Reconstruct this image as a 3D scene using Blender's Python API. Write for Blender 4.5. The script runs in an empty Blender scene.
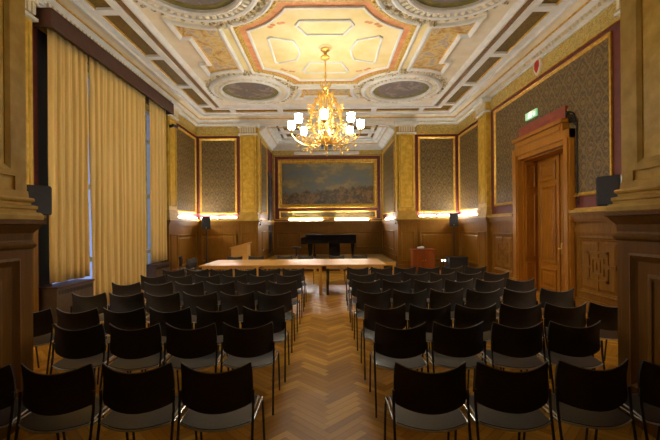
import bpy, bmesh, math, random
from mathutils import Vector, Matrix, noise
random.seed(7)
PI = math.pi
S = bpy.context.scene
C = S.collection
# ------------------------------------------------------------------ camera, world, exposure
cam_data = bpy.data.cameras.new('camera'); cam = bpy.data.objects.new('camera', cam_data); C.objects.link(cam)
cam_data.sensor_width = 36.0; cam_data.lens = 375 * 36 / 660.0
CAMZ = 1.69
cam.location = (0, 0, CAMZ)
ROLL = math.radians(0.5)
cam.rotation_euler = (Matrix.Rotation(PI/2, 3, 'X') @ Matrix.Rotation(-ROLL, 3, 'Z')).to_euler()
cam_data.shift_x = 2/660.0; cam_data.shift_y = 6/660.0
cam_data.clip_start = 0.05
S.camera = cam
w = bpy.data.worlds.new('world'); S.world = w; w.use_nodes = True
w.node_tree.nodes['Background'].inputs[0].default_value = (0.42, 0.55, 1.0, 1)
w.node_tree.nodes['Background'].inputs[1].default_value = 0.45
S.view_settings.view_transform = 'Standard'; S.view_settings.look = 'None'
S.view_settings.gamma = 1.0; S.view_settings.use_curve_mapping = False
S.view_settings.exposure = 0.72
BULB = 38.0       # chandelier shade emission
TUBE = 115.0        # fluorescent tubes on the dado ledge
# ------------------------------------------------------------------ room numbers (metres)
W = 4.97; Y0 = 3.32; Y1 = 14.2; CY = 8.85; XI = 2.58; YB = 17.9; YN = -2.2
ZD = 1.93; ZR = 5.14; ZC = 5.50; ZT = 5.84; STG = 0.34

# ------------------------------------------------------------------ materials
def srgb(r, g, b):
    f = lambda c: (c/255/12.92) if c/255 <= 0.04045 else ((c/255+0.055)/1.055)**2.4
    return (f(r), f(g), f(b), 1)
class NT:
    def __init__(s, name):
        s.m = bpy.data.materials.new(name); s.m.use_nodes = True
        s.t = s.m.node_tree; s.b = s.t.nodes['Principled BSDF']
    def n(s, typ, **kw):
        d = s.t.nodes.new(typ)
        for k, v in kw.items():
            if k in ('operation', 'data_type', 'blend_type', 'wave_type', 'bands_direction', 'feature', 'attribute_name', 'distance'): setattr(d, k, v)
            else: d.inputs[k].default_value = v
        return d
    def l(s, a, b): s.t.links.new(a, b)
    def math(s, op, a, b=None, clamp=False):
        d = s.t.nodes.new('ShaderNodeMath'); d.operation = op; d.use_clamp = clamp
        for i, v in enumerate((a, b)):
            if v is None: continue
            if isinstance(v, (int, float)): d.inputs[i].default_value = v
            else: s.l(v, d.inputs[i])
        return d.outputs[0]
    def ramp(s, fac, stops):
        d = s.t.nodes.new('ShaderNodeValToRGB'); e = d.color_ramp.elements
        e[0].position, e[0].color = stops[0]; e[1].position, e[1].color = stops[-1]
        for p, c in stops[1:-1]:
            x = e.new(p); x.color = c
        s.l(fac, d.inputs[0]); return d.outputs[0]
    def mix(s, fac, a, b, mode='MIX'):
        d = s.t.nodes.new('ShaderNodeMix'); d.data_type = 'RGBA'; d.blend_type = mode
        for i, v in ((0, fac), (6, a), (7, b)):
            if isinstance(v, (int, float, tuple)): d.inputs[i].default_value = v
            else: s.l(v, d.inputs[i])
        return d.outputs[2]
    def obj(s): return s.t.nodes.new('ShaderNodeTexCoord').outputs['Object']
    def mapped(s, v, scale):
        d = s.t.nodes.new('ShaderNodeMapping'); s.l(v, d.inputs[0]); d.inputs['Scale'].default_value = scale; return d.outputs[0]
    def noise(s, v, scale, detail=4, rough=0.55, dist=0):
        d = s.t.nodes.new('ShaderNodeTexNoise'); s.l(v, d.inputs['Vector'])
        d.inputs['Scale'].default_value = scale; d.inputs['Detail'].default_value = detail
        d.inputs['Roughness'].default_value = rough; d.inputs['Distortion'].default_value = dist
        return d.outputs[0]
    def bump(s, h, strength=0.3, dist=0.01):
        d = s.t.nodes.new('ShaderNodeBump'); d.inputs['Strength'].default_value = strength; d.inputs['Distance'].default_value = dist
        s.l(h, d.inputs['Height']); s.l(d.outputs[0], s.b.inputs['Normal'])
    def done(s, col=None, rough=0.5, metal=0.0, spec=None, coat=0.0):
        if col is not None:
            if isinstance(col, tuple): s.b.inputs['Base Color'].default_value = col
            else: s.l(col, s.b.inputs['Base Color'])
        s.b.inputs['Roughness'].default_value = rough; s.b.inputs['Metallic'].default_value = metal
        if spec is not None: s.b.inputs['Specular IOR Level'].default_value = spec
        s.b.inputs['Coat Weight'].default_value = coat
        return s.m
def m_noise(name, c1, c2, scale=4, rough=0.6, stretch=(1,1,1), metal=0, bump=0.0, detail=5, lo=0.35, hi=0.65, spec=None):
    t = NT(name); v = t.mapped(t.obj(), stretch); n = t.noise(v, scale, detail)
    if bump: t.bump(n, bump)
    return t.done(t.ramp(n, [(lo, c1), (hi, c2)]), rough, metal, spec)
def m_wood(name, c1, c2, rough=0.4, stretch=(9, 9, 0.7), spec=0.22):
    t = NT(name); v = t.mapped(t.obj(), stretch)
    n = t.noise(v, 2.2, 6, 0.6, 1.2); n2 = t.noise(t.obj(), 1.3, 2)
    c = t.mix(0.35, t.ramp(n, [(0.3, c1), (0.7, c2)]), t.ramp(n2, [(0.35, c1), (0.65, c2)]))
    t.bump(n, 0.08, 0.004)
    return t.done(c, rough+.06, 0.0, spec)
M = {}
M['plaster'] = m_noise('white_plaster', srgb(222, 222, 216), srgb(238, 238, 234), 3, 0.7)
M['cream'] = m_noise('cream_plaster', srgb(228, 216, 184), srgb(240, 231, 206), 2.5, 0.7)
M['ceil_yellow'] = m_noise('pale_yellow_plaster', srgb(232, 210, 138), srgb(244, 228, 176), 1.6, 0.7)
M['orange'] = m_noise('salmon_band', srgb(214, 140, 85), srgb(232, 168, 115), 5, 0.7)
M['ochre'] = m_noise('ochre_marble', srgb(198, 158, 50), srgb(230, 192, 80), 6, 0.42, bump=0.05, detail=8, spec=0.25)
M['ochre_dull'] = m_noise('ochre_moulding', srgb(186, 150, 62), srgb(212, 176, 86), 5, 0.5, spec=0.15)
M['maroon'] = m_noise('maroon_paint', srgb(104, 44, 42), srgb(120, 54, 50), 8, 0.5)
M['gold'] = m_noise('gilding', srgb(205, 160, 60), srgb(236, 196, 96), 12, 0.38, metal=0.55)
M['gold_shiny'] = m_noise('polished_brass', srgb(214, 168, 76), srgb(240, 204, 120), 14, 0.3, metal=0.8)
M['wood'] = m_wood('dado_oak', srgb(120, 80, 22), srgb(156, 110, 38), 0.4, spec=0.14)
M['wood_far'] = M['wood']
M['wood_dark'] = m_wood('dark_oak', srgb(104, 70, 24), srgb(132, 92, 36), 0.4, spec=0.1)
M['door_wood'] = m_wood('door_oak', srgb(154, 98, 28), srgb(194, 134, 46), 0.32)
M['light_wood'] = m_wood('beech_veneer', srgb(214, 158, 76), srgb(232, 184, 104), 0.3, (0.8, 9, 9))
M['yellow_wood'] = m_wood('yellow_pine', srgb(214, 160, 60), srgb(236, 186, 90), 0.35)
M['red_wood'] = m_wood('mahogany', srgb(134, 66, 18), srgb(166, 88, 28), 0.35)
M['stage_top'] = m_wood('stage_boards', srgb(156, 132, 82), srgb(186, 158, 100), 0.35, (0.8, 9, 9))
M['pelmet'] = m_noise('brown_pelmet', srgb(72, 42, 28), srgb(84, 50, 34), 6, 0.5)
M['black'] = m_noise('black_plastic', srgb(26, 27, 30), srgb(34, 35, 38), 30, 0.4)
M['chair'] = m_noise('charcoal_plastic', srgb(50, 46, 42), srgb(57, 53, 49), 60, 0.5, spec=0.4)
M['seat'] = m_noise('charcoal_seat', srgb(44, 44, 46), srgb(52, 52, 54), 60, 0.3)
M['trim'] = m_noise('grey_edge', srgb(110, 108, 104), srgb(130, 128, 122), 30, 0.35)
M['rim'] = m_noise('bright_rim', srgb(196, 196, 194), srgb(214, 214, 212), 20, 0.3)
M['steel'] = m_noise('steel_tube', srgb(150, 150, 150), srgb(180, 180, 178), 20, 0.25, metal=0.9)
M['dark_steel'] = m_noise('dark_steel', srgb(60, 58, 56), srgb(80, 78, 76), 20, 0.3, metal=0.7)
M['grille'] = m_noise('speaker_grille', srgb(30, 32, 36), srgb(48, 50, 54), 160, 0.6)
M['piano'] = m_noise('piano_lacquer', srgb(14, 14, 16), srgb(20, 20, 22), 3, 0.12)
M['white'] = m_noise('white_enamel', srgb(222, 222, 222), srgb(236, 236, 236), 10, 0.4)
M['grey'] = m_noise('grey_casing', srgb(100, 104, 108), srgb(122, 126, 130), 10, 0.4)
M['radiator'] = m_noise('brown_metal', srgb(84, 66, 46), srgb(96, 76, 54), 5, 0.45)
M['red'] = m_noise('red_enamel', srgb(190, 40, 28), srgb(210, 52, 36), 9, 0.45)
M['iron'] = m_noise('black_iron', srgb(30, 28, 24), srgb(46, 42, 34), 22, 0.5, metal=0.5)
M['redpanel'] = m_noise('red_marble', srgb(140, 58, 40), srgb(164, 74, 52), 7, 0.35, bump=0.05)
M['greengold'] = m_noise('olive_ring', srgb(104, 100, 44), srgb(134, 122, 60), 6, 0.6)
def emis(name, col, s):
    t = NT(name); t.b.inputs['Emission Color'].default_value = col; t.b.inputs['Emission Strength'].default_value = s
    return t.done((0.9, 0.9, 0.88, 1), 0.4)
M['bulb'] = emis('lit_glass_shade', (1.0, 0.96, 0.84, 1), BULB)
M['tube'] = emis('lit_tube', (1.0, 0.97, 0.91, 1), TUBE)
M['pin'] = emis('lit_pin_lamp', (1.0, 0.9, 0.75, 1), 4)
M['exit_green'] = emis('lit_exit_green', (0.10, 0.55, 0.24, 1), 0.45)
M['exit_white'] = emis('lit_exit_white', (0.9, 1.0, 0.93, 1), 0.6)
t = NT('blue_black_door_and_shade'); M['blueblack'] = t.done(srgb(44, 46, 60), 0.3)  # dark door colour, also painted as shade on the near window jamb
# curtain cloth
t = NT('mustard_curtain'); n = t.noise(t.mapped(t.obj(), (1, 6, 0.3)), 3, 4)
M['curtain'] = t.done(t.ramp(n, [(0.3, srgb(222, 188, 108)), (0.7, srgb(236, 206, 132))]), 0.75)
t.b.inputs['Sheen Weight'].default_value = 0.2
t = NT('pale_lining'); M['lining'] = t.done(srgb(205, 195, 165), 0.8)
# glass
t = NT('window_glass'); t.b.inputs['Transmission Weight'].default_value = 1.0; t.b.inputs['IOR'].default_value = 1.01
M['glass'] = t.done((0.95, 0.97, 1, 1), 0.0)
# damask
def m_damask(name, c1, c2, depth=0.8):
    t = NT(name); o = t.obj(); sp = t.t.nodes.new('ShaderNodeSeparateXYZ'); t.l(o, sp.inputs[0])
    s = t.math('ADD', sp.outputs[0], sp.outputs[1]); z = sp.outputs[2]
    ns = t.noise(o, 9, 2)
    nn = t.math('MULTIPLY', t.math('SUBTRACT', ns, 0.5), 0.9)
    a = t.math('COSINE', t.math('MULTIPLY', s, 2*PI/0.40))
    vz = t.math('ADD', t.math('MULTIPLY', z, 2*PI/0.62), t.math('MULTIPLY', nn, 0.6))
    b = t.math('ADD', t.math('COSINE', vz), t.math('MULTIPLY', t.math('COSINE', t.math('MULTIPLY', vz, 3)), 0.22))
    lat = t.math('ABSOLUTE', t.math('ADD', a, b))
    la = t.math('LESS_THAN', t.math('ABSOLUTE', t.math('SUBTRACT', lat, 0.16)), 0.13)
    worm = t.noise(o, 13, 1, 0.5, 1.5)
    mo = t.math('LESS_THAN', t.math('ABSOLUTE', t.math('SUBTRACT', worm, 0.5)), 0.035)
    mo = t.math('MAXIMUM', mo, t.math('LESS_THAN', t.math('ABSOLUTE', t.math('SUBTRACT', lat, 1.15)), 0.13))
    mo = t.math('MAXIMUM', mo, t.math('GREATER_THAN', lat, 1.85))
    mk = t.math('MULTIPLY', t.math('MAXIMUM', la, mo), depth)
    n2 = t.noise(o, 2.2, 3)
    c = t.mix(mk, c1, c2); c = t.mix(t.math('MULTIPLY', n2, 0.35), c, c1)
    t.l(t.math('SUBTRACT', 0.62, t.math('MULTIPLY', mk, 0.25)), t.b.inputs['Roughness'])
    t.l(c, t.b.inputs['Base Color']); return t.m
M['damask'] = m_damask('damask_wallpaper', srgb(86, 71, 52), srgb(146, 118, 52))
# frieze with arabesques
def m_frieze(name, base, orn, leaf, sc=1.0, thr=0.5):
    t = NT(name); o = t.obj()
    v = t.t.nodes.new('ShaderNodeTexVoronoi'); v.feature = 'SMOOTH_F1'; t.l(o, v.inputs['Vector']); v.inputs['Scale'].default_value = 7*sc
    n = t.noise(o, 11*sc, 3, 0.6, 2.5)
    r = t.ramp(n, [(0.0, base), (0.47, base), (0.52, orn), (0.6, base), (1, base)])
    k = t.math('LESS_THAN', v.outputs[0], 0.26)
    c = t.mix(t.math('MULTIPLY', k, 0.7), r, leaf)
    return t.done(c, 0.6)
M['frieze'] = m_frieze('arabesque_frieze', srgb(214, 190, 110), srgb(150, 128, 52), srgb(196, 150, 50), 0.8)
M['coffer'] = m_frieze('coffer_ornament', srgb(98, 76, 22), srgb(146, 116, 36), srgb(80, 60, 18), 2.2)
M['brown_band'] = m_frieze('brown_ornament', srgb(122, 88, 36), srgb(166, 128, 52), srgb(96, 64, 24), 3.0)
M['gold_orn'] = m_frieze('gold_ornament', srgb(196, 160, 70), srgb(232, 206, 130), srgb(150, 112, 40), 2.5)
# ceiling paintings: loose generic brushwork
def m_paint(name, cols, scale=2.2):
    t = NT(name); o = t.obj(); n = t.noise(o, scale, 6, 0.6, 1.0)
    st = [(0.28 + 0.44*i/(len(cols)-1), c) for i, c in enumerate(cols)]
    return t.done(t.ramp(n, st), 0.6)
M['paint_sky'] = m_paint('ceiling_painting', [srgb(84, 78, 62), srgb(124, 106, 88), srgb(108, 98, 96), srgb(152, 136, 118), srgb(96, 74, 56)])
M['paint_putti'] = m_paint('ceiling_arabesque', [srgb(186, 150, 72), srgb(214, 186, 112), srgb(168, 150, 136), srgb(216, 190, 120), srgb(196, 156, 74), srgb(160, 116, 66), srgb(208, 176, 98)], 2.4)
# landscape painting
t = NT('landscape_painting'); o = t.obj(); sp = t.t.nodes.new('ShaderNodeSeparateXYZ'); t.l(o, sp.inputs[0])
n1 = t.noise(t.mapped(o, (0.7, 1, 1.2)), 1.3, 6, 0.62); n3 = t.noise(t.mapped(o, (1, 1, 1)), 4.0, 6, 0.7)
sky = t.ramp(n1, [(0.36, srgb(98, 108, 112)), (0.5, srgb(116, 114, 94)), (0.6, srgb(158, 140, 90)), (0.7, srgb(112, 120, 122))])
land = t.ramp(n3, [(0.34, srgb(52, 46, 32)), (0.48, srgb(86, 72, 46)), (0.58, srgb(140, 106, 62)), (0.68, srgb(56, 52, 38))])
hz = t.math('ADD', 3.42, t.math('MULTIPLY', t.math('SUBTRACT', t.noise(t.mapped(o, (1, 0, 0)), 2.4, 4), 0.45), 0.9))
hz = t.math('ADD', hz, t.math('MULTIPLY', sp.outputs[0], 0.09))
mk = t.math('MULTIPLY', t.math('SUBTRACT', hz, sp.outputs[2]), 9, True)
M['painting'] = t.done(t.mix(mk, sky, land), 0.35)
# parquet
t = NT('herringbone_parquet')
uv = t.t.nodes.new('ShaderNodeUVMap').outputs[0]; at = t.n('ShaderNodeAttribute', attribute_name='tone')
sp = t.t.nodes.new('ShaderNodeSeparateXYZ'); t.l(uv, sp.inputs[0])
g = t.noise(t.mapped(uv, (3, 40, 1)), 1.0, 5, 0.6)
tone = t.math('ADD', t.math('ADD', t.math('MULTIPLY', at.outputs['Fac'], 0.55), 0.12), t.math('MULTIPLY', g, 0.35))
c = t.ramp(tone, [(0.1, srgb(146, 98, 24)), (0.45, srgb(184, 132, 40)), (0.75, srgb(208, 156, 58)), (1.0, srgb(230, 182, 80))])
LW, LL = 0.072, 0.432
ev = t.math('LESS_THAN', t.math('MINIMUM', sp.outputs[1], t.math('SUBTRACT', LW, sp.outputs[1])), 0.0022)
c = t.mix(t.math('MULTIPLY', ev, 0.6), c, srgb(70, 42, 16))
wear = t.noise(t.obj(), 1.1, 4)
rr = t.math('ADD', 0.25, t.math('MULTIPLY', wear, 0.26)); t.l(rr, t.b.inputs['Roughness'])
t.b.inputs['Specular IOR Level'].default_value = 0.24; t.l(c, t.b.inputs['Base Color']); M['parquet'] = t.m

# ------------------------------------------------------------------ mesh builder
class MB:
    def __init__(s): s.v = []; s.f = []
    def add(s, vs, fs):
        o = len(s.v); s.v += [tuple(p) for p in vs]; s.f += [tuple(i+o for i in f) for f in fs]; return s
    def box(s, x0, x1, y0, y1, z0, z1, R=None):
        vs = [(x, y, z) for x in (x0, x1) for y in (y0, y1) for z in (z0, z1)]
        if R is not None: vs = [R @ Vector(p) for p in vs]
        return s.add(vs, [(0,1,3,2), (4,6,7,5), (0,4,5,1), (2,3,7,6), (0,2,6,4), (1,5,7,3)])
    def prism(s, poly, h0, h1, mp=lambda u, v, h: (u, v, h)):
        n = len(poly)
        vs = [mp(u, v, h0) for u, v in poly] + [mp(u, v, h1) for u, v in poly]
        return s.add(vs, [tuple(range(n)), tuple(range(2*n-1, n-1, -1))] + [(i, (i+1) % n, n+(i+1) % n, n+i) for i in range(n)])
    def lathe(s, prof, cx=0, cy=0, cz=0, n=24, R=None):
        vs = []
        for r, z in prof:
            for i in range(n):
                p = Vector((r*math.cos(2*PI*i/n), r*math.sin(2*PI*i/n), z))
                if R is not None: p = R @ p
                vs.append((p[0]+cx, p[1]+cy, p[2]+cz))
        fs = [(j*n+i, j*n+(i+1) % n, (j+1)*n+(i+1) % n, (j+1)*n+i) for j in range(len(prof)-1) for i in range(n)]
        k = len(prof)-1
        if prof[0][0] > 1e-5: fs.append(tuple(range(n)))
        if prof[-1][0] > 1e-5: fs.append(tuple(k*n+i for i in range(n)))
        return s.add(vs, fs)
    def ball(s, c, rx, ry=None, rz=None, n=8, m=5):
        ry = ry or rx; rz = rz or rx
        vs = [(c[0], c[1], c[2]-rz)]
        for j in range(1, m):
            a = -PI/2 + PI*j/m
            vs += [(c[0]+rx*math.cos(a)*math.cos(2*PI*i/n), c[1]+ry*math.cos(a)*math.sin(2*PI*i/n), c[2]+rz*math.sin(a)) for i in range(n)]
        vs.append((c[0], c[1], c[2]+rz)); L = len(vs)-1
        fs = [(0, 1+(i+1) % n, 1+i) for i in range(n)]
        for j in range(m-2): fs += [(1+j*n+i, 1+j*n+(i+1) % n, 1+(j+1)*n+(i+1) % n, 1+(j+1)*n+i) for i in range(n)]
        fs += [(L, 1+(m-2)*n+i, 1+(m-2)*n+(i+1) % n) for i in range(n)]
        return s.add(vs, fs)
    def tube(s, pts, r, n=6, closed=False, rad=None):
        pts = [Vector(p) for p in pts]; N = len(pts); vs = []; up = None
        for i, p in enumerate(pts):
            a = pts[(i-1) % N] if (closed or i > 0) else p; b = pts[(i+1) % N] if (closed or i < N-1) else p
            d = (b-a).normalized()
            if up is None: up = d.orthogonal().normalized()
            up = (up - d*up.dot(d)).normalized(); q = d.cross(up)
            rr = rad[i] if rad else r
            vs += [p + rr*(math.cos(2*PI*k/n)*up + math.sin(2*PI*k/n)*q) for k in range(n)]
        M_ = N if closed else N-1
        fs = [(i*n+k, i*n+(k+1) % n, ((i+1) % N)*n+(k+1) % n, ((i+1) % N)*n+k) for i in range(M_) for k in range(n)]
        if not closed: fs += [tuple(range(n)), tuple((N-1)*n+k for k in range(n))]
        return s.add(vs, fs)
    def sweep(s, poly, prof, mp=lambda u, v, h: (u, v, h), closed_prof=False):
        """profile (inset t, height h) swept with mitres round a closed polygon"""
        n = len(poly); vs = []
        for t_, h in prof:
            for u, v in inset(poly, t_): vs.append(mp(u, v, h))
        m = len(prof); K = m if closed_prof else m-1
        fs = [(j*n+i, j*n+(i+1) % n, ((j+1) % m)*n+(i+1) % n, ((j+1) % m)*n+i) for j in range(K) for i in range(n)]
        return s.add(vs, fs)
    def build(s, name, mat, parent=None, smooth=False, bevel=0.0):
        me = bpy.data.meshes.new(name); me.from_pydata(s.v, [], s.f)
        bm = bmesh.new(); bm.from_mesh(me); bmesh.ops.recalc_face_normals(bm, faces=bm.faces); bm.to_mesh(me); bm.free()
        me.materials.append(mat)
        if smooth: me.polygons.foreach_set('use_smooth', [True]*len(me.polygons))
        ob = bpy.data.objects.new(name, me); C.objects.link(ob)
        if smooth:
            md = ob.modifiers.new('e', 'EDGE_SPLIT'); md.split_angle = math.radians(40)
        if bevel:
            md = ob.modifiers.new('b', 'BEVEL'); md.width = bevel; md.segments = 2; md.limit_method = 'ANGLE'
        if parent is not None: ob.parent = parent
        return ob
def area2(p): return sum(p[i][0]*p[(i+1) % len(p)][1]-p[(i+1) % len(p)][0]*p[i][1] for i in range(len(p)))
def inset(poly, t_):
    if abs(t_) < 1e-9: return list(poly)
    sg = 1 if area2(poly) > 0 else -1; n = len(poly); out = []
    for i in range(n):
        a = Vector(poly[i-1]); b = Vector(poly[i]); c = Vector(poly[(i+1) % n])
        d1 = (b-a).normalized(); d2 = (c-b).normalized()
        n1 = Vector((-d1.y, d1.x))*sg; n2 = Vector((-d2.y, d2.x))*sg
        k = n1+n2; L = k.length
        if L < 1e-6: out.append(tuple(b+n1*t_)); continue
        k = k/L; out.append(tuple(b + k*(t_/max(0.35, k.dot(n1)))))
    return out
def rect(a0, a1, b0, b1): return [(a0, b0), (a1, b0), (a1, b1), (a0, b1)]
def empty(name, loc=(0,0,0), rz=0):
    o = bpy.data.objects.new(name, None); o.empty_display_size = 0.1; C.objects.link(o); o.location = loc; o.rotation_euler = (0, 0, rz); return o
def tag(o, label=None, cat=None, group=None, kind=None):
    if label: o['label'] = label
    if cat: o['category'] = cat
    if group: o['group'] = group
    if kind: o['kind'] = kind
    return o
def struct(o, label=None): o['kind'] = 'structure'; (label and tag(o, label)); return o
def copy_tree(o, parent=None):
    c = o.copy(); C.objects.link(c)
    if parent is not None: c.parent = parent; c.matrix_parent_inverse = o.matrix_parent_inverse.copy()
    for ch in [x for x in o.children]: copy_tree(ch, c)
    return c
# wall mappers: (along, height z, out from wall h) -> world
mR = lambda s_, z, h: (W-h, s_, z)
mL = lambda s_, z, h: (-W+h, s_, z)
mF = lambda s_, z, h: (s_, Y1-h, z)
mB = lambda s_, z, h: (s_, YB-h, z)
FR = [(0, 0), (0, .05), (.02, .06), (.035, .04), (.06, .035), (.08, .015), (.08, 0)]       # gilt frame profile
def frame(mp, a0, a1, b0, b1, prof, k=1.0, mb=None):
    mb = mb or MB(); mb.sweep(rect(a0, a1, b0, b1), [(t_*k, h*k) for t_, h in prof], mp); return mb
def mbox(mb, mp, a0, a1, b0, b1, h0, h1):
    return mb.prism(rect(a0, a1, b0, b1), h0, h1, mp)

# ------------------------------------------------------------------ floor
def make_floor():
    n = int(round(LL/LW)); verts = []; faces = []; uvs = []; tones = []
    ca = math.cos(PI/4)
    x0, x1, y0, y1 = -5.4, 5.4, YN, 14.3
    def put(i, j, horiz):
        a0, b0 = i*LW, j*LW
        a1, b1 = (a0+LL, b0+LW) if horiz else (a0+LW, b0+LL)
        ps = [((a-b)*ca+0.0, (a+b)*ca) for a, b in ((a0, b0), (a1, b0), (a1, b1), (a0, b1))]
        if max(p[0] for p in ps) < x0 or min(p[0] for p in ps) > x1 or max(p[1] for p in ps) < y0 or min(p[1] for p in ps) > y1: return
        k = len(verts); verts.extend([(p[0], p[1], 0) for p in ps]); faces.append((k, k+1, k+2, k+3))
        ou, ov = random.uniform(0, 40), 0
        uvs.append([(ou, 0), (ou+LL, 0), (ou+LL, LW), (ou, LW)] if horiz else [(ou, 0), (ou, LW), (ou+LL, LW), (ou+LL, 0)])
        tones.append(random.random()**1.2)
    R_ = int(24/LW)
    for j in range(-R_, R_):
        for t_ in range(-R_//(2*n)-1, R_//(2*n)+1):
            put(j+2*n*t_, j, True); put(j, j-2*n+1+2*n*t_, False)
    me = bpy.data.meshes.new('floor'); me.from_pydata(verts, [], faces)
    ul = me.uv_layers.new(name='UVMap'); at = me.attributes.new('tone', 'FLOAT', 'FACE')
    k = 0
    for f, u in enumerate(uvs):
        at.data[f].value = tones[f]
        for q in u: ul.data[k].uv = q; k += 1
    bm = bmesh.new(); bm.from_mesh(me)
    for co, no in (((x0, 0, 0), (-1, 0, 0)), ((x1, 0, 0), (1, 0, 0)), ((0, y0, 0), (0, -1, 0)), ((0, y1, 0), (0, 1, 0))):
        bmesh.ops.bisect_plane(bm, geom=bm.verts[:]+bm.edges[:]+bm.faces[:], plane_co=co, plane_no=no, clear_outer=True)
    bm.to_mesh(me); bm.free()
    me.materials.append(M['parquet']); ob = bpy.data.objects.new('floor', me); C.objects.link(ob)
    return struct(ob, 'golden brown herringbone parquet floor')
make_floor()

# ------------------------------------------------------------------ walls
def dado(mp, spans, wall, fret=(), zcap=ZD, z0=0.0, mat='wood'):
    """wood panelling: cap, frieze rail, framed panels; spans = list of (a0, a1) panels"""
    a0 = min(s_[0] for s_ in spans); a1 = max(s_[1] for s_ in spans)
    for (p0, p1) in spans:
        mb = MB(); mbox(mb, mp, p0, p1, z0, zcap-0.02, 0.0, 0.035); ob = mb.build('dado', M[mat], wall)
        mb = MB()
        # rails proud of the board
        mbox(mb, mp, p0, p1, z0, z0+0.22, 0.035, 0.085)
        mbox(mb, mp, p0, p1, z0+0.22, z0+0.26, 0.035, 0.065)
        mbox(mb, mp, p0, p1, zcap-0.42, zcap-0.30, 0.035, 0.06)
        mbox(mb, mp, p0, p1, zcap-0.20, zcap-0.15, 0.035, 0.09)
        mbox(mb, mp, p0, p1, zcap-0.15, zcap-0.06, 0.035, 0.12)
        mbox(mb, mp, p0, p1, zcap-0.06, zcap-0.02, 0.035, 0.15)
        mb.build('moulding', M[mat], wall)
def dpanel(mp, a0, a1, b0, b1, wall, mat='wood', fret=False, h=0.035):
    mb = MB(); P_ = [(0, h), (0, h+.03), (.025, h+.035), (.05, h+.018), (.065, h+.018), (.08, h)]
    frame(mp, a0, a1, b0, b1, P_, mb=mb)
    frame(mp, a0+.11, a1-.11, b0+.11, b1-.11, [(0, h), (.02, h+.012), (.04, h+.018)], mb=mb)
    mbox(mb, mp, a0+.15, a1-.15, b0+.15, b1-.15, h, h+.018)
    if fret:
        ca, cb = (a0+a1)/2, (b0+b1)/2; hw, hh = (a1-a0)/2-.1, (b1-b0)/2-.1
        q = lambda u0, u1, v0, v1: mbox(mb, mp, ca+u0*hw, ca+u1*hw, cb+v0*hh, cb+v1*hh, h+.01, h+.035)
        e = .09
        for (u0, u1, v0, v1) in ((-.36, .36, -.36, .36), (-.16, .16, -.24, .24)):
            q(u0, u1, v1-e, v1); q(u0, u1, v0, v0+e); q(u0, u0+e, v0+e, v1-e); q(u1-e, u1, v0+e, v1-e)
        q(-1, -.36, -.05, .05+.05); q(.36, 1, -.1, 0)
        q(-.05, .05, .36, 1); q(-.05, .05, -1, -.36)
        q(-.6, -.5, .1, .62); q(-.6, -.05, .52, .62); q(.5, .6, -.62, -.1); q(.05, .6, -.62, -.52)
        q(.5, .6, 0, .62); q(.05, .6, .52, .62); q(-.6, -.5, -.62, -.05); q(-.6, -.05, -.62, -.52)
    mb.build('carved_panel' if fret else 'panel', M[mat], wall)
def ledge(mp, a0, a1, wall, z=ZD):
    mb = MB(); mbox(mb, mp, a0, a1, z-.02, z+.03, 0, .17); mbox(mb, mp, a0, a1, z+.03, z+.07, 0, .06)
    mb.build('ledge', M['ochre_dull'], wall)
def bay(mp, a0, a1, g, wall, zb=2.0, zt=ZR, door=False):
    """maroon field with a gilt framed damask panel; g = (g0, g1, gz0, gz1)"""
    if door:
        n_ = lambda q0, q1, zb_, zt_: [(q0, zb_), (7.64, zb_), (7.64, 3.55), (7.76, 3.55), (7.76, 4.0), (9.55, 4.0), (9.55, 3.55), (9.66, 3.55), (9.66, zb_), (q1, zb_), (q1, zt_), (q0, zt_)]
        MB().prism(n_(a0, a1, zb, zt), 0, .012, mp).build('maroon_field', M['maroon'], wall)
        MB().prism(n_(g[0]+.04, g[1]-.04, g[2]+.04, g[3]-.04), .012, .022, mp).build('damask_panel', M['damask'], wall)
        q = [(t_, h) for t_, h in FR]
        MB().sweep(n_(*g), q, mp).build('gilt_frame', M['gold'], wall)
        return
    mb = MB(); mbox(mb, mp, a0, a1, zb, zt, 0.0, 0.012); mb.build('maroon_field', M['maroon'], wall)
    mb = MB(); mbox(mb, mp, g[0]+.04, g[1]-.04, g[2]+.04, g[3]-.04, 0.012, 0.022); mb.build('damask_panel', M['damask'], wall)
    frame(mp, g[0], g[1], g[2], g[3], FR).build('gilt_frame', M['gold'], wall)
    mb = MB(); e = .012
    frame(mp, a0, a1, zb, zt, [(0, 0), (0, .035), (.03, .03), (.03, 0)], mb=mb); mb.build('edge_moulding', M['maroon'], wall)
def frieze(mp, a0, a1, wall):
    mb = MB(); mbox(mb, mp, a0, a1, ZR, ZC+.05, 0, .02); mb.build('frieze', M['frieze'], wall)
    mb = MB(); mbox(mb, mp, a0, a1, ZR-.02, ZR+.02, 0, .045); mb.build('frieze_rail', M['gold'], wall)
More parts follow.
